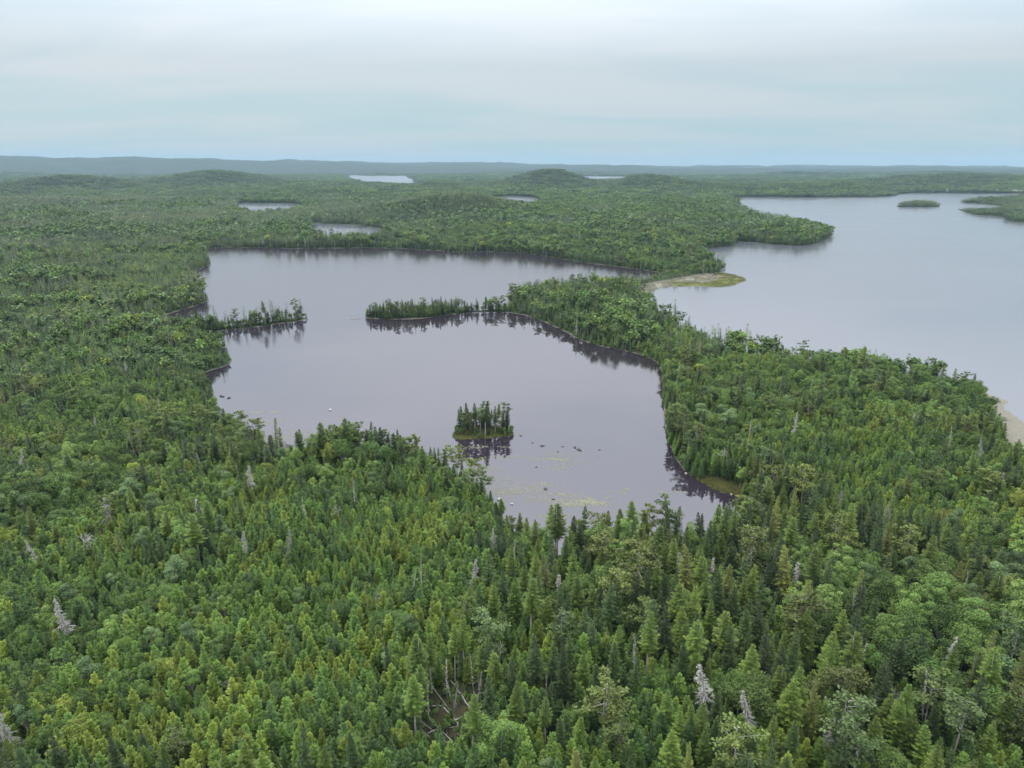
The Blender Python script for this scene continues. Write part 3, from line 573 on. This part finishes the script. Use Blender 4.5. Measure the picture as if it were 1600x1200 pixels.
def plant(r0, r1, cstep, ustep, mid):
    X, Y = jgrid(cstep, r0, r1, AZM); sd = land_sd(X, Y); k = usable(X, Y, sd, 1.3); X, Y, sd = X[k], Y[k], sd[k]
    m, b = fields(X, Y); shore = np.exp(-sd/7.0)
    k = rng.random(len(X)) < np.clip(0.06+0.85*m+0.5*shore, 0, 0.95); X, Y, sd, m, b, shore = X[k], Y[k], sd[k], m[k], b[k], shore[k]
    spit = (((X > -95) & (X < -4) & (Y > 418) & (Y < 458)) | ((X > -168) & (X < -120) & (Y > 385) & (Y < 436)))
    isla = poly_sd(IP[0], X, Y) < 0
    k = ~isla; X, Y, sd, m, b, shore, spit = [a[k] for a in (X, Y, sd, m, b, shore, spit)]
    u = rng.random(len(X)); pb = np.where(spit, 0.06, b*(1-0.4*shore)); pp = np.where(spit, 0.14, 0.05+0.16*shore); pd = np.where(spit, 0.1, (0.05 if mid else 0.022)+0.03*shore)
    kind = np.where(u < pd, 4, np.where(u < pd+pb, 2, np.where(u < pd+pb+pp, 3, 0)))
    size = (0.68+0.42*m)*rng.uniform(0.7, 1.2, len(X))*np.where(mid & (kind == 2), rng.uniform(0.95, 1.45, len(X)), 1)*np.where(spit, 0.95, 1)
    W_ = {0: [1.2, 1.0, 0.30, 1.7, 0.6, 0.5], 2: [1.6, 1.4, 0.6, 0.28, 0.8, 1.2], 3: [1, 0.5, 0.8], 4: [1, 1.2, 0.5, 0.3]}
    if mid: W_[0] = [2.2, 1.6, 0.2, 0.7, 0.6, 1.1]; W_[2] = [0.9, 2.0, 0.5, 0.25, 0.5, 1.6]
    for ki, kn in ((0, 'spruce_tree'), (2, 'broadleaf_tree'), (3, 'pine_tree'), (4, 'dead_tree')):
        q = kind == ki; add_trees(kn, pickvar(kn, q.sum(), W_[ki]), X[q], Y[q], size[q]*(0.92 if ki == 4 else 1.0), mid)
    occ = set(zip((X//2.0).astype(int).tolist(), (Y//2.0).astype(int).tolist()))
    UX, UY = jgrid(ustep, r0, r1, AZM); sd = land_sd(UX, UY); k = usable(UX, UY, sd, 0.35) & (poly_sd(IP[0], UX, UY) > 0); UX, UY, sd = UX[k], UY[k], sd[k]
    m, b = fields(UX, UY)
    free = np.array([(int(x//2.0), int(y//2.0)) not in occ for x, y in zip(UX, UY)], bool)
    k = free & (rng.random(len(UX)) < np.clip(1.15-0.5*m, 0.35, 1)); UX, UY, m, b, sd = UX[k], UY[k], m[k], b[k], sd[k]
    ub = rng.random(len(UX)) < 0.05+0.22*b
    sc = rng.uniform(0.65, 1.2, len(UX))*np.clip(0.55+sd/12, 0.5, 1)*(0.62+0.75*fbm(UX/13, UY/13, 133, 2))
    stand = fbm(UX/22, UY/22, 91, 2); vv = pickvar('fir_tree', len(UX), [0.8, 0.7, 2.2, 0.2] if mid else [1.5, 1.2, 1.0, 0.5])
    vv = np.where((stand > 0.62) & (rng.random(len(UX)) < 0.5), 3, np.where((stand < 0.38) & (rng.random(len(UX)) < 0.5), 2, vv))
    q = ~ub; add_trees('fir_tree', vv[q], UX[q], UY[q], sc[q], mid)
    q = ub; add_trees('broadleaf_tree', pickvar('broadleaf_tree', q.sum(), [1.6, 1.4, 0.5, 0.25, 0.5, 0.9]), UX[q], UY[q], sc[q]*0.62, mid)
plant(52, 330, 3.5, 1.6, False)
plant(330, 950, 4.0, 2.9, True)
# marked trees: the island, snags that stand out, the edge of the clearing, the flat-topped pines on the near point
SX, SY = jgrid(2.2, 380, 470, math.radians(26)); ssd = land_sd(SX, SY)
k = (((SX > -93) & (SX < -4) & (SY > 418) & (SY < 458)) | ((SX > -186) & (SX < -121) & (SY > 385) & (SY < 436))) & (ssd > 0.5) & (ssd < 14); SX, SY = SX[k], SY[k]
for x, y in zip(SX, SY):
    u = rng.random()
    lo = 0.75 if x < -110 else 0.88
    if u < 0.34: TREES.append(('spruce_tree', int(rng.choice([0, 3, 5])), x, y, rng.uniform(0.35, 0.95)*lo, False))
    elif u < 0.46: TREES.append(('pine_tree', int(rng.integers(0, 3)), x, y, rng.uniform(0.45, 0.85)*lo, False))
    elif u < 0.72: TREES.append(('fir_tree', 1, x, y, rng.uniform(0.5, 1.0)*lo, False))
    elif u < 0.92: TREES.append(('broadleaf_tree', int(rng.integers(0, 2)), x, y, rng.uniform(0.3, 0.6)*lo, False))
IX = []
for i in range(260):
    x, y = rng.uniform(-20.5, 0.5), rng.uniform(228, 240)
    if poly_sd(IP[0], np.array([x]), np.array([y]))[0] < -1.2 and all((x-a)**2+(y-b)**2 > 1.9 for a, b in IX) and y > 229.5+0.12*abs(x+10): IX.append((x, y))
IX = IX[:34]
for i, (x, y) in enumerate(IX):
    k = ['spruce_tree', 'pine_tree', 'spruce_tree', 'spruce_tree'][i % 4]; v = {'spruce_tree': [0, 1, 4][i % 3], 'pine_tree': i % 3}[k]
    edge = min(1, (x+21.5)/4, (2.2-x)/5)
    TREES.append((k, v, x, y, rng.uniform(0.5, 0.9)*(0.5+0.5*edge), False))
for x, y in [(-17.5, 230.5), (-19, 233), (-2.5, 232), (-5, 230.8), (-12.5, 229.6), (-0.8, 232), (-19.6, 230), (-18, 229.2), (-15, 229.4), (-19.8, 235), (-3.5, 230.6), (-8, 229.8)]:
    TREES.append(('fir_tree', 2, x, y, rng.uniform(0.3, 0.5), False)); TREES.append(('broadleaf_tree', int(rng.integers(0, 2)), x+0.7, y+0.5, rng.uniform(0.2, 0.34), False))
for i in range(26):
    a = rng.uniform(0, 6.283); x, y = -10+10.0*math.cos(a), 233.2+5.6*math.sin(a); TREES.append(('broadleaf_tree', int(rng.integers(0, 3)), x, y, rng.uniform(0.14, 0.3), False))
for i, (x, y) in enumerate(SNAG): TREES.append(('dead_tree', [0, 1, 0, 2, 1][i % 5] if i not in (0, 1, 2, 9, 10) else 0, x, y, rng.uniform(0.9, 1.25), False))
for i, (x, y) in enumerate(SPOTP): TREES.append(('pine_tree', i % 3, x, y, rng.uniform(0.85, 1.05), False))
for i in range(30):
    a = rng.uniform(0, 6.283); x = CLEAR[0]+math.cos(a)*rng.uniform(5.2, 7.5); y = CLEAR[1]+math.sin(a)*rng.uniform(7.8, 10.5)
    if y > 86: TREES.append(('spruce_tree', 4 if i % 3 else 1, x, y, rng.uniform(0.6, 1.05), False))
for i in range(7):
    x = CLEAR[0]+rng.uniform(-4, 4); y = CLEAR[1]+rng.uniform(-3, 7); TREES.append(('dead_tree', 1, x, y, rng.uniform(0.5, 0.9), False))
for i in range(120):
    a, s = rng.uniform(0, 6.283), math.sqrt(rng.random()); x = CLEAR[0]+math.cos(a)*s*5.5; y = CLEAR[1]+math.sin(a)*s*7.5
    k = 'fir_tree' if i % 3 else 'broadleaf_tree'; TREES.append((k, int(rng.integers(0, 3)), x, y, rng.uniform(0.16, 0.34) if k == 'fir_tree' else rng.uniform(0.12, 0.24), False))
# heights under all trees at once
TREES = [(k, v, x, y, s*(0.55 if (-232 < x < -176 and 388 < y < 424) or (62 < x < 150 and 532 < y < 616) else 1.0), m_) for k, v, x, y, s, m_ in TREES]     # low growth round the inlet and on the narrow neck
TX = np.array([t[2] for t in TREES]); TY = np.array([t[3] for t in TREES]); TSD = land_sd(TX, TY); TZ = height(TX, TY, TSD)
keep = TSD > 0.3
# view test: which show largest in the photograph
def project(X, Y, Z):
    d = Y*math.cos(PITCH)-(Z-CAM_Z)*math.sin(PITCH); u = X/d*1109+800; v = 600-(Y*math.sin(PITCH)+(Z-CAM_Z)*math.cos(PITCH))/d*1109
    return u, v, d
PU, PV, PD = project(TX, TY, TZ+4)
inview = (PU > 4) & (PU < 1596) & (PV > 5) & (PV < 1190) & keep
m_all, b_all = fields(TX, TY)
TK = np.array([t[0] for t in TREES]); TVAR = np.array([t[1] for t in TREES]); TS = np.array([t[4] for t in TREES]); TMID = np.array([t[5] for t in TREES])
onisl = poly_sd(IP[0], TX, TY) < 1
spitE = (TX > -95) & (TX < -2) & (TY > 416) & (TY < 460) & (TSD < 14); spitW = (TX > -166) & (TX < -118) & (TY > 385) & (TY < 440) & (TSD < 10)
chosen = np.zeros(len(TREES), bool)
for kn in LIB:
    q = np.where((TK == kn) & inview)[0]
    H_ = np.array([LIB[kn][TVAR[i]].h for i in q])*TS[q]
    showsize = H_/PD[q]*(1+3.0*onisl[q]+1.2*(spitE[q] | spitW[q]))
    showsize = np.where(TMID[q] & ~(spitE[q] | spitW[q]), 0, showsize)
    q = q[np.argsort(-showsize)][:298]; chosen[q] = True

# ------------------------------------------------------------------ single trees
dead_xy = np.stack([TX, TY], 1)[(TK == 'dead_tree') & keep]
brd_xy = np.stack([TX, TY], 1)[(TK == 'broadleaf_tree') & (TS > 0.7) & keep]
def near_any(x, y, P, r): return len(P) > 0 and ((P[:, 0]-x)**2+(P[:, 1]-y)**2).min() < r*r
gd = poly_sd(GRASSP, TX, TY); s2d = poly_sd(SANDP[1], TX, TY)
CAT = {'spruce_tree': 'spruce', 'fir_tree': 'fir', 'broadleaf_tree': 'broadleaf tree', 'pine_tree': 'pine', 'dead_tree': 'dead tree'}
def where(i):
    x, y = TX[i], TY[i]
    if onisl[i]: return 'on the small round island', ''
    if spitE[i]: return 'on the thin wooded spit joined to the leafy peninsula', ''
    if spitW[i]: return 'on the slim low spit facing the wooded spit', ''
    if math.hypot(x-CLEAR[0], y-CLEAR[1]) < 13: return 'beside the clearing of fallen logs', ''
    if gd[i] < 12: return 'beside the grassy pond bank', ''
    if math.hypot(x+4, y-176) < 22: return 'on the wooded point facing the small island', ''
    if s2d[i] < 22: return 'behind the sandy beach of the big lake', ''
    if TSD[i] < 14: return 'at the edge of the water', ''
    n = ''
    if TK[i] != 'dead_tree' and near_any(x, y, dead_xy, 4.0): n = 'next to a dead tree'
    elif TK[i] != 'broadleaf_tree' and near_any(x, y, brd_xy, 3.6): n = 'next to a leafy tree'
    elif m_all[i] > 0.7: n = 'among tall spruces'
    elif m_all[i] < 0.4: n = 'among young firs'
    return ('in the forest near the water' if TSD[i] < 40 else 'in the forest well back from the water'), n
SHORT = {'spruce_tree': ['dense dark spruce', 'ragged dark spruce', 'olive spruce', 'full green spruce', 'bare trunked spruce', 'broad bluish spruce'],
         'fir_tree': ['narrow young fir', 'bushy young fir', 'dark young fir', 'yellowish young fir'],
         'broadleaf_tree': ['round leafy tree', 'lumpy leafy tree', 'pale leafy tree', 'yellowish leafy tree', 'narrow leafy tree', 'domed leafy tree'],
         'pine_tree': ['flat topped pine', 'crooked pale pine', 'dense pine'], 'dead_tree': ['twiggy dead spruce', 'thin grey snag', 'forked dead tree', 'rusty dead conifer']}
def size_word(h, k):
    lo, hi = {'fir_tree': (4.0, 6.0), 'broadleaf_tree': (5.5, 8.2)}.get(k, (7.0, 10.2))
    return 'small' if h < lo else ('tall' if h > hi else '')
VIS = np.where(inview & ((TK != 'fir_tree') | chosen) & (TS*np.where(TK == 'fir_tree', 1.0, 1.5) > 0.75))[0]; VX, VY = TX[VIS], TY[VIS]
def neighbours(i):
    d = (VX-TX[i])**2+(VY-TY[i])**2; o = np.argsort(d)[:8]; seen = []
    own = SHORT[TK[i]][TVAR[i]]
    for j in o:
        k = VIS[j]; s = SHORT[TK[k]][TVAR[k]]
        if k == i or d[j] > 36 or s in seen or s == own: continue
        seen.append(s)
    return seen
an = lambda s: ('an ' if s[0] in 'aeiou' else 'a ')+s
USED = set()
def make_label(i, v):
    wh, _ = where(i); sw = size_word(v.h*TS[i], TK[i]); nb = neighbours(i); base = f'{sw} {v.look}'.strip(); c = []
    short = f'{sw} {SHORT[TK[i]][TVAR[i]]}'.strip()
    if nb: c += [f'{base} beside {an(nb[0])} {wh}', f'{short} beside {an(nb[0])} {wh}']
    else: c += [f'{base} {wh}', f'{short} {wh}']
    for k in range(len(nb)):
        for j in range(k): c += [f'{base} between {an(nb[j])} and {an(nb[k])}', f'{short} between {an(nb[j])} and {an(nb[k])}']
    c = [x for x in c+[f'{short} {wh}'] if len(x.split()) <= 16] or [base]
    for x in c:
        if x not in USED: USED.add(x); return x, wh
    return c[0], wh
for i in np.where(chosen)[0]:
    kn, v = TK[i], LIB[TK[i]][TVAR[i]]; lab, wh = make_label(i, v)
    e = bpy.data.objects.new(kn, None); COL.objects.link(e); e.empty_display_size = 0.2
    s = TS[i]; e.location = (TX[i], TY[i], TZ[i]); tl = 0.09 if kn == 'dead_tree' else 0.025; e.rotation_euler = (rng.normal(0, tl), rng.normal(0, tl), rng.uniform(0, 6.28)); q = rng.uniform(0.8, 1.22)
    e.scale = (s*q, s*q, s)
    e['label'] = lab; e['category'] = CAT[kn]; e['group'] = f"{CAT[kn]}s {wh}"
    for nm, me in (('trunk', v.trunk), ('crown', v.crown)):
        o = bpy.data.objects.new(nm, me); COL.objects.link(o); o.parent = e

# ------------------------------------------------------------------ the rest of the forest, as masses
def scatter(name, label, protos, P, rotz, scale, idx):
    me = bpy.data.meshes.new(name); n = len(P)
    me.vertices.add(n); me.vertices.foreach_set('co', P.astype(np.float32).ravel())
    a = me.attributes.new('rot', 'FLOAT_VECTOR', 'POINT'); R_ = np.random.default_rng(n).normal(0, 0.035, (n, 3)).astype(np.float32); R_[:, 2] = rotz; a.data.foreach_set('vector', R_.ravel())
    a = me.attributes.new('scl', 'FLOAT_VECTOR', 'POINT'); a.data.foreach_set('vector', scale.astype(np.float32).ravel())
    a = me.attributes.new('idx', 'INT', 'POINT'); a.data.foreach_set('value', idx.astype(np.int32))
    me.update()
    o = put(name, me, kind='stuff', label=label)
    g = bpy.data.node_groups.new(name+'_nodes', 'GeometryNodeTree'); g.interface.new_socket('Geometry', in_out='INPUT', socket_type='NodeSocketGeometry'); g.interface.new_socket('Geometry', in_out='OUTPUT', socket_type='NodeSocketGeometry')
    gi, go = g.nodes.new('NodeGroupInput'), g.nodes.new('NodeGroupOutput'); J = g.nodes.new('GeometryNodeJoinGeometry')
    def attr(nm, dt):
        x = g.nodes.new('GeometryNodeInputNamedAttribute'); x.data_type = dt; x.inputs['Name'].default_value = nm
        return [s for s in x.outputs if s.enabled and s.name == 'Attribute'][0]
    ai, ar, asc = attr('idx', 'INT'), attr('rot', 'FLOAT_VECTOR'), attr('scl', 'FLOAT_VECTOR')
    e2r = g.nodes.new('FunctionNodeEulerToRotation'); g.links.new(ar, e2r.inputs[0])
    for k, po in enumerate(protos):
        oi = g.nodes.new('GeometryNodeObjectInfo'); oi.inputs['Object'].default_value = po
        c = g.nodes.new('FunctionNodeCompare'); c.data_type = 'INT'; c.operation = 'EQUAL'
        ins = [s for s in c.inputs if s.enabled]; g.links.new(ai, ins[0]); ins[1].default_value = k
        ip = g.nodes.new('GeometryNodeInstanceOnPoints'); g.links.new(gi.outputs[0], ip.inputs['Points']); g.links.new(c.outputs[0], ip.inputs['Selection'])
        g.links.new(oi.outputs['Geometry'], ip.inputs['Instance']); g.links.new(e2r.outputs[0], ip.inputs['Rotation']); g.links.new(asc, ip.inputs['Scale'])
        g.links.new(ip.outputs[0], J.inputs[0])
    g.links.new(J.outputs[0], go.inputs[0])
    md = o.modifiers.new('scatter', 'NODES'); md.node_group = g
    return o
NM = {'spruce_tree': ('spruce_forest', 'dense dark spruce forest stretching back around the pond'), 'fir_tree': ('fir_thicket', 'thicket of young green firs filling the gaps'),
      'broadleaf_tree': ('broadleaf_forest', 'green broadleaf woods mixed through the conifers'), 'pine_tree': ('pine_forest', 'scattered pines along the shores further back'), 'dead_tree': ('dead_forest', 'scattered grey dead trees further back in the forest')}
for kn in LIB:
    q = np.where((TK == kn) & keep & ~chosen)[0]
    if not len(q): continue
    nv = len(LIB[kn]); protos = [v.near for v in LIB[kn]]+[v.mid for v in LIB[kn]]
    idx = TVAR[q]+np.where(TMID[q], nv, 0); w_ = rng.uniform(0.78, 1.25, len(q))
    sc = np.stack([TS[q]*w_, TS[q]*w_, TS[q]], 1)
    scatter(NM[kn][0], NM[kn][1], protos, np.stack([TX[q], TY[q], TZ[q]], 1), rng.uniform(0, 6.28, len(q)), sc, idx)
# far woods: patches of trees; small patches hug the shores
def far_patches(step, r0, r1, lo, hi_sd, protos, size):
    X, Y = jgrid(step, r0, r1, AZM, 0.3); sd = land_sd(X, Y); k = (sd > lo) & (sd < hi_sd); X, Y, sd = X[k], Y[k], sd[k]
    m, b = fields(X*0.5, Y*0.5); Z = height(X, Y, sd); b = np.clip(b+gz(X, Y, BRD_Z)*0.5-0.45*sstep(11, 28, Z)-0.35*((X > 780) & (Y > 1000) & (Y < 2000)), 0, 1)
    order = np.argsort([0]*len(protos)); n = len(protos)
    idx = np.clip((b*n+rng.normal(0, 0.6, len(X))).astype(int), 0, n-1)
    Z = Z-0.3; s = (0.75+0.35*m)*rng.uniform(0.8, 1.2, len(X))*np.where((X > 780) & (Y > 1000) & (Y < 2000), 0.72, 1); one = np.ones(len(X))
    return np.stack([X, Y, Z], 1), rng.uniform(0, 6.28, len(X)), np.stack([one, one, s], 1), idx
P12s = [P12[0], P12[5], P12[1], P12[2], P12[3], P12[4]]
a = far_patches(10.5, 950, 2000, 5.5, 1e9, P12s, 13); b_ = far_patches(11, 2000, 3400, 6, 34, P12s, 13); c_ = far_patches(34, 2000, 6600, 24, 1e9, P40, 44)
PR = P12s+P40; c_[3][:] += len(P12s)
scatter('distant_forest', 'far mixed woods covering the low hills to the horizon', PR, *[np.concatenate(z) for z in zip(a, b_, c_)])
print('TREES', len(TREES), 'single', int(chosen.sum()), 'patches', len(a[0]), len(b_[0]), len(c_[0]))
# ------------------------------------------------------------------ small things on the water and shores
def lily_mesh():
    r_ = np.random.default_rng(8); T = []
    for (c, rx, ry, n) in LILY:
        cl = r_.normal(0, 1, (max(3, n//12), 2))*np.array((rx, ry))*0.55
        for i in range(int(n*2.2)):
            p = cl[r_.integers(len(cl))]+r_.normal(0, 1, 2)*np.array((0.16*rx, 0.16*ry+0.1)); x, y = c[0]+p[0], c[1]+p[1]
            r = r_.uniform(0.09, 0.26); k = 6; a = np.arange(k)*2*np.pi/k+r_.random()*6; z = 0.012+r_.random()*0.02
            ring = np.stack([x+np.cos(a)*r*r_.uniform(0.8, 1.2, k), y+np.sin(a)*r*r_.uniform(0.8, 1.2, k), np.full(k, z)], 1)
            ctr = np.array((x, y, z-0.008))
            for j in range(k-1): T.append((ctr, ring[j], ring[j+1]))
    return np.array(T)
M['lily'] = leaf_mat('lily_pad', (0.15, 0.16, 0.10), (0.27, 0.26, 0.20), 0.0, 0.45)
lt = lily_mesh(); lsd = land_sd(lt[:, 0, 0].copy(), lt[:, 0, 1].copy()); lt = lt[lsd < -0.8]
put('lily_pads', mesh_from_tris('lily_pads', [(lt, M['lily'])]), kind='stuff', label='pale rafts of lily pads floating on the still pond')

M['rock_pale'] = rough_mat('rock_pale', (0.30, 0.29, 0.28), (0.48, 0.47, 0.46), 2.0, 0.8, 0.3)
M['rock_dark'] = rough_mat('rock_dark', (0.030, 0.028, 0.028), (0.085, 0.08, 0.075), 2.0, 0.7, 0.3)
import bmesh
def rock(seed, sx_, sy_, sz_, mat):
    bm = bmesh.new(); bmesh.ops.create_icosphere(bm, subdivisions=2, radius=1.0); r_ = random.Random(seed); o = Vector((r_.random()*50, r_.random()*50, r_.random()*50))
    from mathutils import noise
    for v in bm.verts:
        v.co *= 1+0.35*noise.noise(v.co*1.1+o)+0.12*noise.noise(v.co*3+o); v.co = Vector((v.co.x*sx_, v.co.y*sy_, max(v.co.z, -0.6)*sz_))
    me = bpy.data.meshes.new('boulder'); bm.to_mesh(me); bm.free(); me.materials.append(mat)
    for p in me.polygons: p.use_smooth = True
    return me
PL = ['pale boulder standing alone in open water of the pond', 'pale curved boulder at the tip of the wooded point', 'small white boulder in the water off the wooded point', 'pale boulder at the grassy pond bank', 'pale boulder on the stony rim by the grassy pond bank']
for i, (x, y) in enumerate(PALE):
    s = [0.7, 0.8, 0.5, 0.4, 0.45][i]; put('boulder', rock(i, s, s*0.7, s*0.6, M['rock_pale']), loc=(x, y, 0.1), rot=(0, 0, i*1.3), label=PL[i], cat='boulder', group='pale boulders in the pond')
for i, (x, y) in enumerate(ROCKS):
    s = [0.35, 0.3, 0.55, 0.5, 0.35, 0.6, 0.75, 0.3, 0.35, 0.6, 0.4, 0.3][i]
    far_ = sorted([z for z in ROCKS if z[1] > 212]); ORD = ['first', 'second', 'third', 'fourth', 'fifth', 'sixth', 'seventh', 'eighth', 'ninth', 'tenth']
    lab = f'low dark rock, {ORD[far_.index((x, y))]} out from the end of the small island' if y > 212 else ['low flat dark rock among the lily pads nearer the island', 'largest dark rock among the lily pads', 'small dark rock among the lily pads'][i-8 if i-8 < 3 else 2]
    put('rock', rock(40+i, s*1.5, s*0.8, s*0.45, M['rock_dark']), loc=(x, y, 0.04), rot=(0, 0, i*0.9), label=lab, cat='rock', group='dark rocks off the small island' if y > 212 else 'dark rocks among the lily pads')
for i, (x, y) in enumerate(DARKR):
    put('rock', rock(70+i, 0.9, 0.5, 0.4, M['rock_dark']), loc=(x, y, 0.04), rot=(0, 0, i), label='low dark rock close under the wooded shore across from the point', cat='rock', group='dark rocks under the wooded shore')
# fallen logs in the clearing
cz = lambda x, y: float(ground(x, y)[0])
rl = np.random.default_rng(12)
def log_mesh(L, r, seed):
    q = np.random.default_rng(seed); p = [np.array((0, q.normal(0, 0.06), q.normal(0, 0.03)))+np.array((L*t, 0, 0)) for t in np.linspace(0, 1, 6)]
    T = [tube(p, r*(1-0.7*np.linspace(0, 1, 6))+0.015, 7)]
    for j in range(16):
        t = q.uniform(0.3, 0.98); a = q.uniform(0, 6.28); l = q.uniform(0.2, 1.0)*(1.2-t); b = np.array((L*t, 0, 0)); e = b+np.array((l*0.5, math.cos(a)*l, abs(math.sin(a))*l))
        T.append(tube([b, e], [0.025, 0.008], 3))
    return np.concatenate(T)
LL = ['long grey fallen log lying across the clearing', 'bleached fallen log with broken stubs in the clearing', 'thin grey fallen trunk leaning over other logs in the clearing', 'short grey fallen log in the brown clearing']
for i in range(13):
    x, y = CLEAR[0]+rl.uniform(-4.0, 3.0), CLEAR[1]+rl.uniform(-6.0, 4.0); L = [7.5, 5.5, 6.5, 3.2][i % 4]*rl.uniform(0.85, 1.15)
    me = mesh_from_tris('fallen_log', [(log_mesh(L, [0.11, 0.08, 0.06, 0.08][i % 4], i), M['dead'])])
    put('fallen_log', me, loc=(x, y, cz(x, y)+0.12), rot=(0, -[0.08, 0.12, 0.5, 0.05][i % 4]*rl.uniform(0.7, 1.3), rl.choice([0.5, 2.4, 3.6, 5.4])+rl.normal(0, 0.35)), label=LL[i % 4], cat='log', group='fallen logs in the clearing')
for i, (x, y) in enumerate(BEACHLOG):
    put('driftwood_log', mesh_from_tris('driftwood_log', [(log_mesh(5.5, 0.14, 50+i), M['bark_pale'])]), loc=(x-2, y, 0.08), rot=(0, 0, 0.12*(i-0.5)), label='driftwood log in shallow water at the tip of the wooded spit', cat='log', group='driftwood off the wooded spit')

# grasses on the bank, the sand bar and the island
def blades(polys, n, h, seed, lo=-1e9, sdmin=0.15):
    r_ = np.random.default_rng(seed); out_ = []
    for p in polys:
        a, b = p.min(0), p.max(0); P = r_.uniform(a, b, (n*3, 2)); X, Y = P[:, 0], P[:, 1]; s = land_sd(X, Y); k = inside(p, X, Y) & (s > sdmin) & (fbm(X/6, Y/6, 21, 2) > lo)
        X, Y, s = X[k][:n], Y[k][:n], s[k][:n]; out_.append(np.stack([X, Y, 0.10+0.05*s], 1))
    C = np.concatenate(out_); m = len(C); a = r_.uniform(0, 6.28, m); u = np.stack([np.cos(a), np.sin(a), np.zeros(m)], 1)*0.09; t = np.stack([r_.normal(0, 0.18, m), r_.normal(0, 0.18, m), h*r_.uniform(0.5, 1.2, m)], 1)
    return np.stack([C-u, C+u, C+t], 1)
M['grass'] = leaf_mat('shore_grass', (0.085, 0.105, 0.026), (0.165, 0.150, 0.044), 0.2, 0.7)
put('shore_grass', mesh_from_tris('shore_grass', [(blades([GRASSP], 5000, 0.5, 3), M['grass'])]), kind='stuff', label='yellow green grass on the low pond bank')
ib = blades([IP[0]], 4500, 0.55, 5, sdmin=0.25)
izz = ground(ib[:, 0, 0], ib[:, 0, 1]); ib[:, :, 2] += (izz-ib[:, 0, 2])[:, None]
put('island_grass', mesh_from_tris('island_grass', [(ib, M['grass'])]), kind='stuff', label='green undergrowth on the small round island')
put('sand_bar_grass', mesh_from_tris('sand_bar_grass', [(blades([SANDP[0]], 16000, 0.55, 4, 0.42), M['grass'])]), kind='stuff', label='marsh grass on the sandy point in the big lake')

# houses on the far lake shore
M['wall_red'] = rough_mat('wall_red', (0.30, 0.12, 0.09), (0.36, 0.16, 0.12), 1.0); M['wall_white'] = rough_mat('wall_white', (0.72, 0.72, 0.70), (0.82, 0.82, 0.80), 1.0)
M['wall_pink'] = rough_mat('wall_pink', (0.55, 0.36, 0.32), (0.62, 0.42, 0.38), 1.0); M['roof_grey'] = rough_mat('roof_grey', (0.22, 0.21, 0.21), (0.32, 0.31, 0.30), 1.0); M['pane'] = rough_mat('pane', (0.03, 0.035, 0.04), (0.05, 0.055, 0.06), 1.0, 0.15)
def boxt(x0, x1, y0, y1, z0, z1):
    v = np.array([(x, y, z) for x in (x0, x1) for y in (y0, y1) for z in (z0, z1)], float); q = [(0, 1, 3, 2), (4, 6, 7, 5), (0, 4, 5, 1), (2, 3, 7, 6), (0, 2, 6, 4), (1, 5, 7, 3)]
    return np.array([t for a, b, c, d in q for t in ((v[a], v[b], v[c]), (v[a], v[c], v[d]))])
HL = ['small red cottage on the wooded point of the far lake shore', 'small white cottage among trees on the far lake shore', 'long low pink building on the far lake shore']
for i, (x, y) in enumerate(HOUSE):
    w, d, h = [(9, 7, 5), (8, 7, 4.5), (34, 9, 4)][i]; x, y = [(1262, 2432), (1445, 2440), (1648, 2402)][i]
    e = bpy.data.objects.new('cottage', None); COL.objects.link(e); e.location = (x, y, max(1.0, cz(x, y))); e.rotation_euler = (0, 0, -math.atan2(x, y)); e['label'] = HL[i]; e['category'] = 'house'; e['group'] = 'houses on the far lake shore'
    wm = [M['wall_red'], M['wall_white'], M['wall_pink']][i]
    gab = np.array([[(s*w/2, -d/2, h), (s*w/2, d/2, h), (s*w/2, 0, h+d*0.38)] for s in (-1, 1)])
    put('wall', mesh_from_tris('wall', [(np.concatenate([boxt(-w/2, w/2, -d/2, d/2, -3, h), gab]), wm)]), e)
    rf = []
    for s in (-1, 1):
        A = np.array([(-w/2-0.5, s*(d/2+0.6), h-0.35), (w/2+0.5, s*(d/2+0.6), h-0.35), (w/2+0.5, 0, h+d*0.38+0.15), (-w/2-0.5, 0, h+d*0.38+0.15)]); B = A+np.array((0, 0, 0.25))
        for q in ((A[0], A[1], A[2], A[3]), (B[0], B[1], B[2], B[3]), (A[0], A[1], B[1], B[0]), (A[0], A[3], B[3], B[0]), (A[1], A[2], B[2], B[1])): rf += [(q[0], q[1], q[2]), (q[0], q[2], q[3])]
    put('roof', mesh_from_tris('roof', [(np.array(rf), M['roof_grey'])]), e)
    put('door', mesh_from_tris('door', [(boxt(-0.5, 0.5, -d/2-0.06, -d/2+0.02, 0, 2.1), M['roof_grey'])]), e)
    for wx in np.linspace(-w/2+1.5, w/2-1.5, 2 if i < 2 else 7):
        if abs(wx) < 0.9: continue
        put('window', mesh_from_tris('window', [(boxt(wx-0.7, wx+0.7, -d/2-0.05, -d/2+0.02, 1.2, 2.6), M['pane'])]), e)

# ------------------------------------------------------------------ the air
hm = new_mat('haze'); t = hm.node_tree; pv = N(t, 'ShaderNodeVolumePrincipled'); pv.inputs['Density'].default_value = 0.000062
pv.inputs['Color'].default_value = (0.42, 0.61, 0.80, 1); pv.inputs['Anisotropy'].default_value = 0.0
o_ = t.nodes.new('ShaderNodeOutputMaterial'); t.links.new(pv.outputs[0], o_.inputs['Volume'])
put('haze', mesh_from_tris('haze', [(boxt(-15500, 15500, -400, 15500, -5.0, float(GZ.max())+30), hm)]), kind='stuff', label='thin bluish summer haze over the hills')
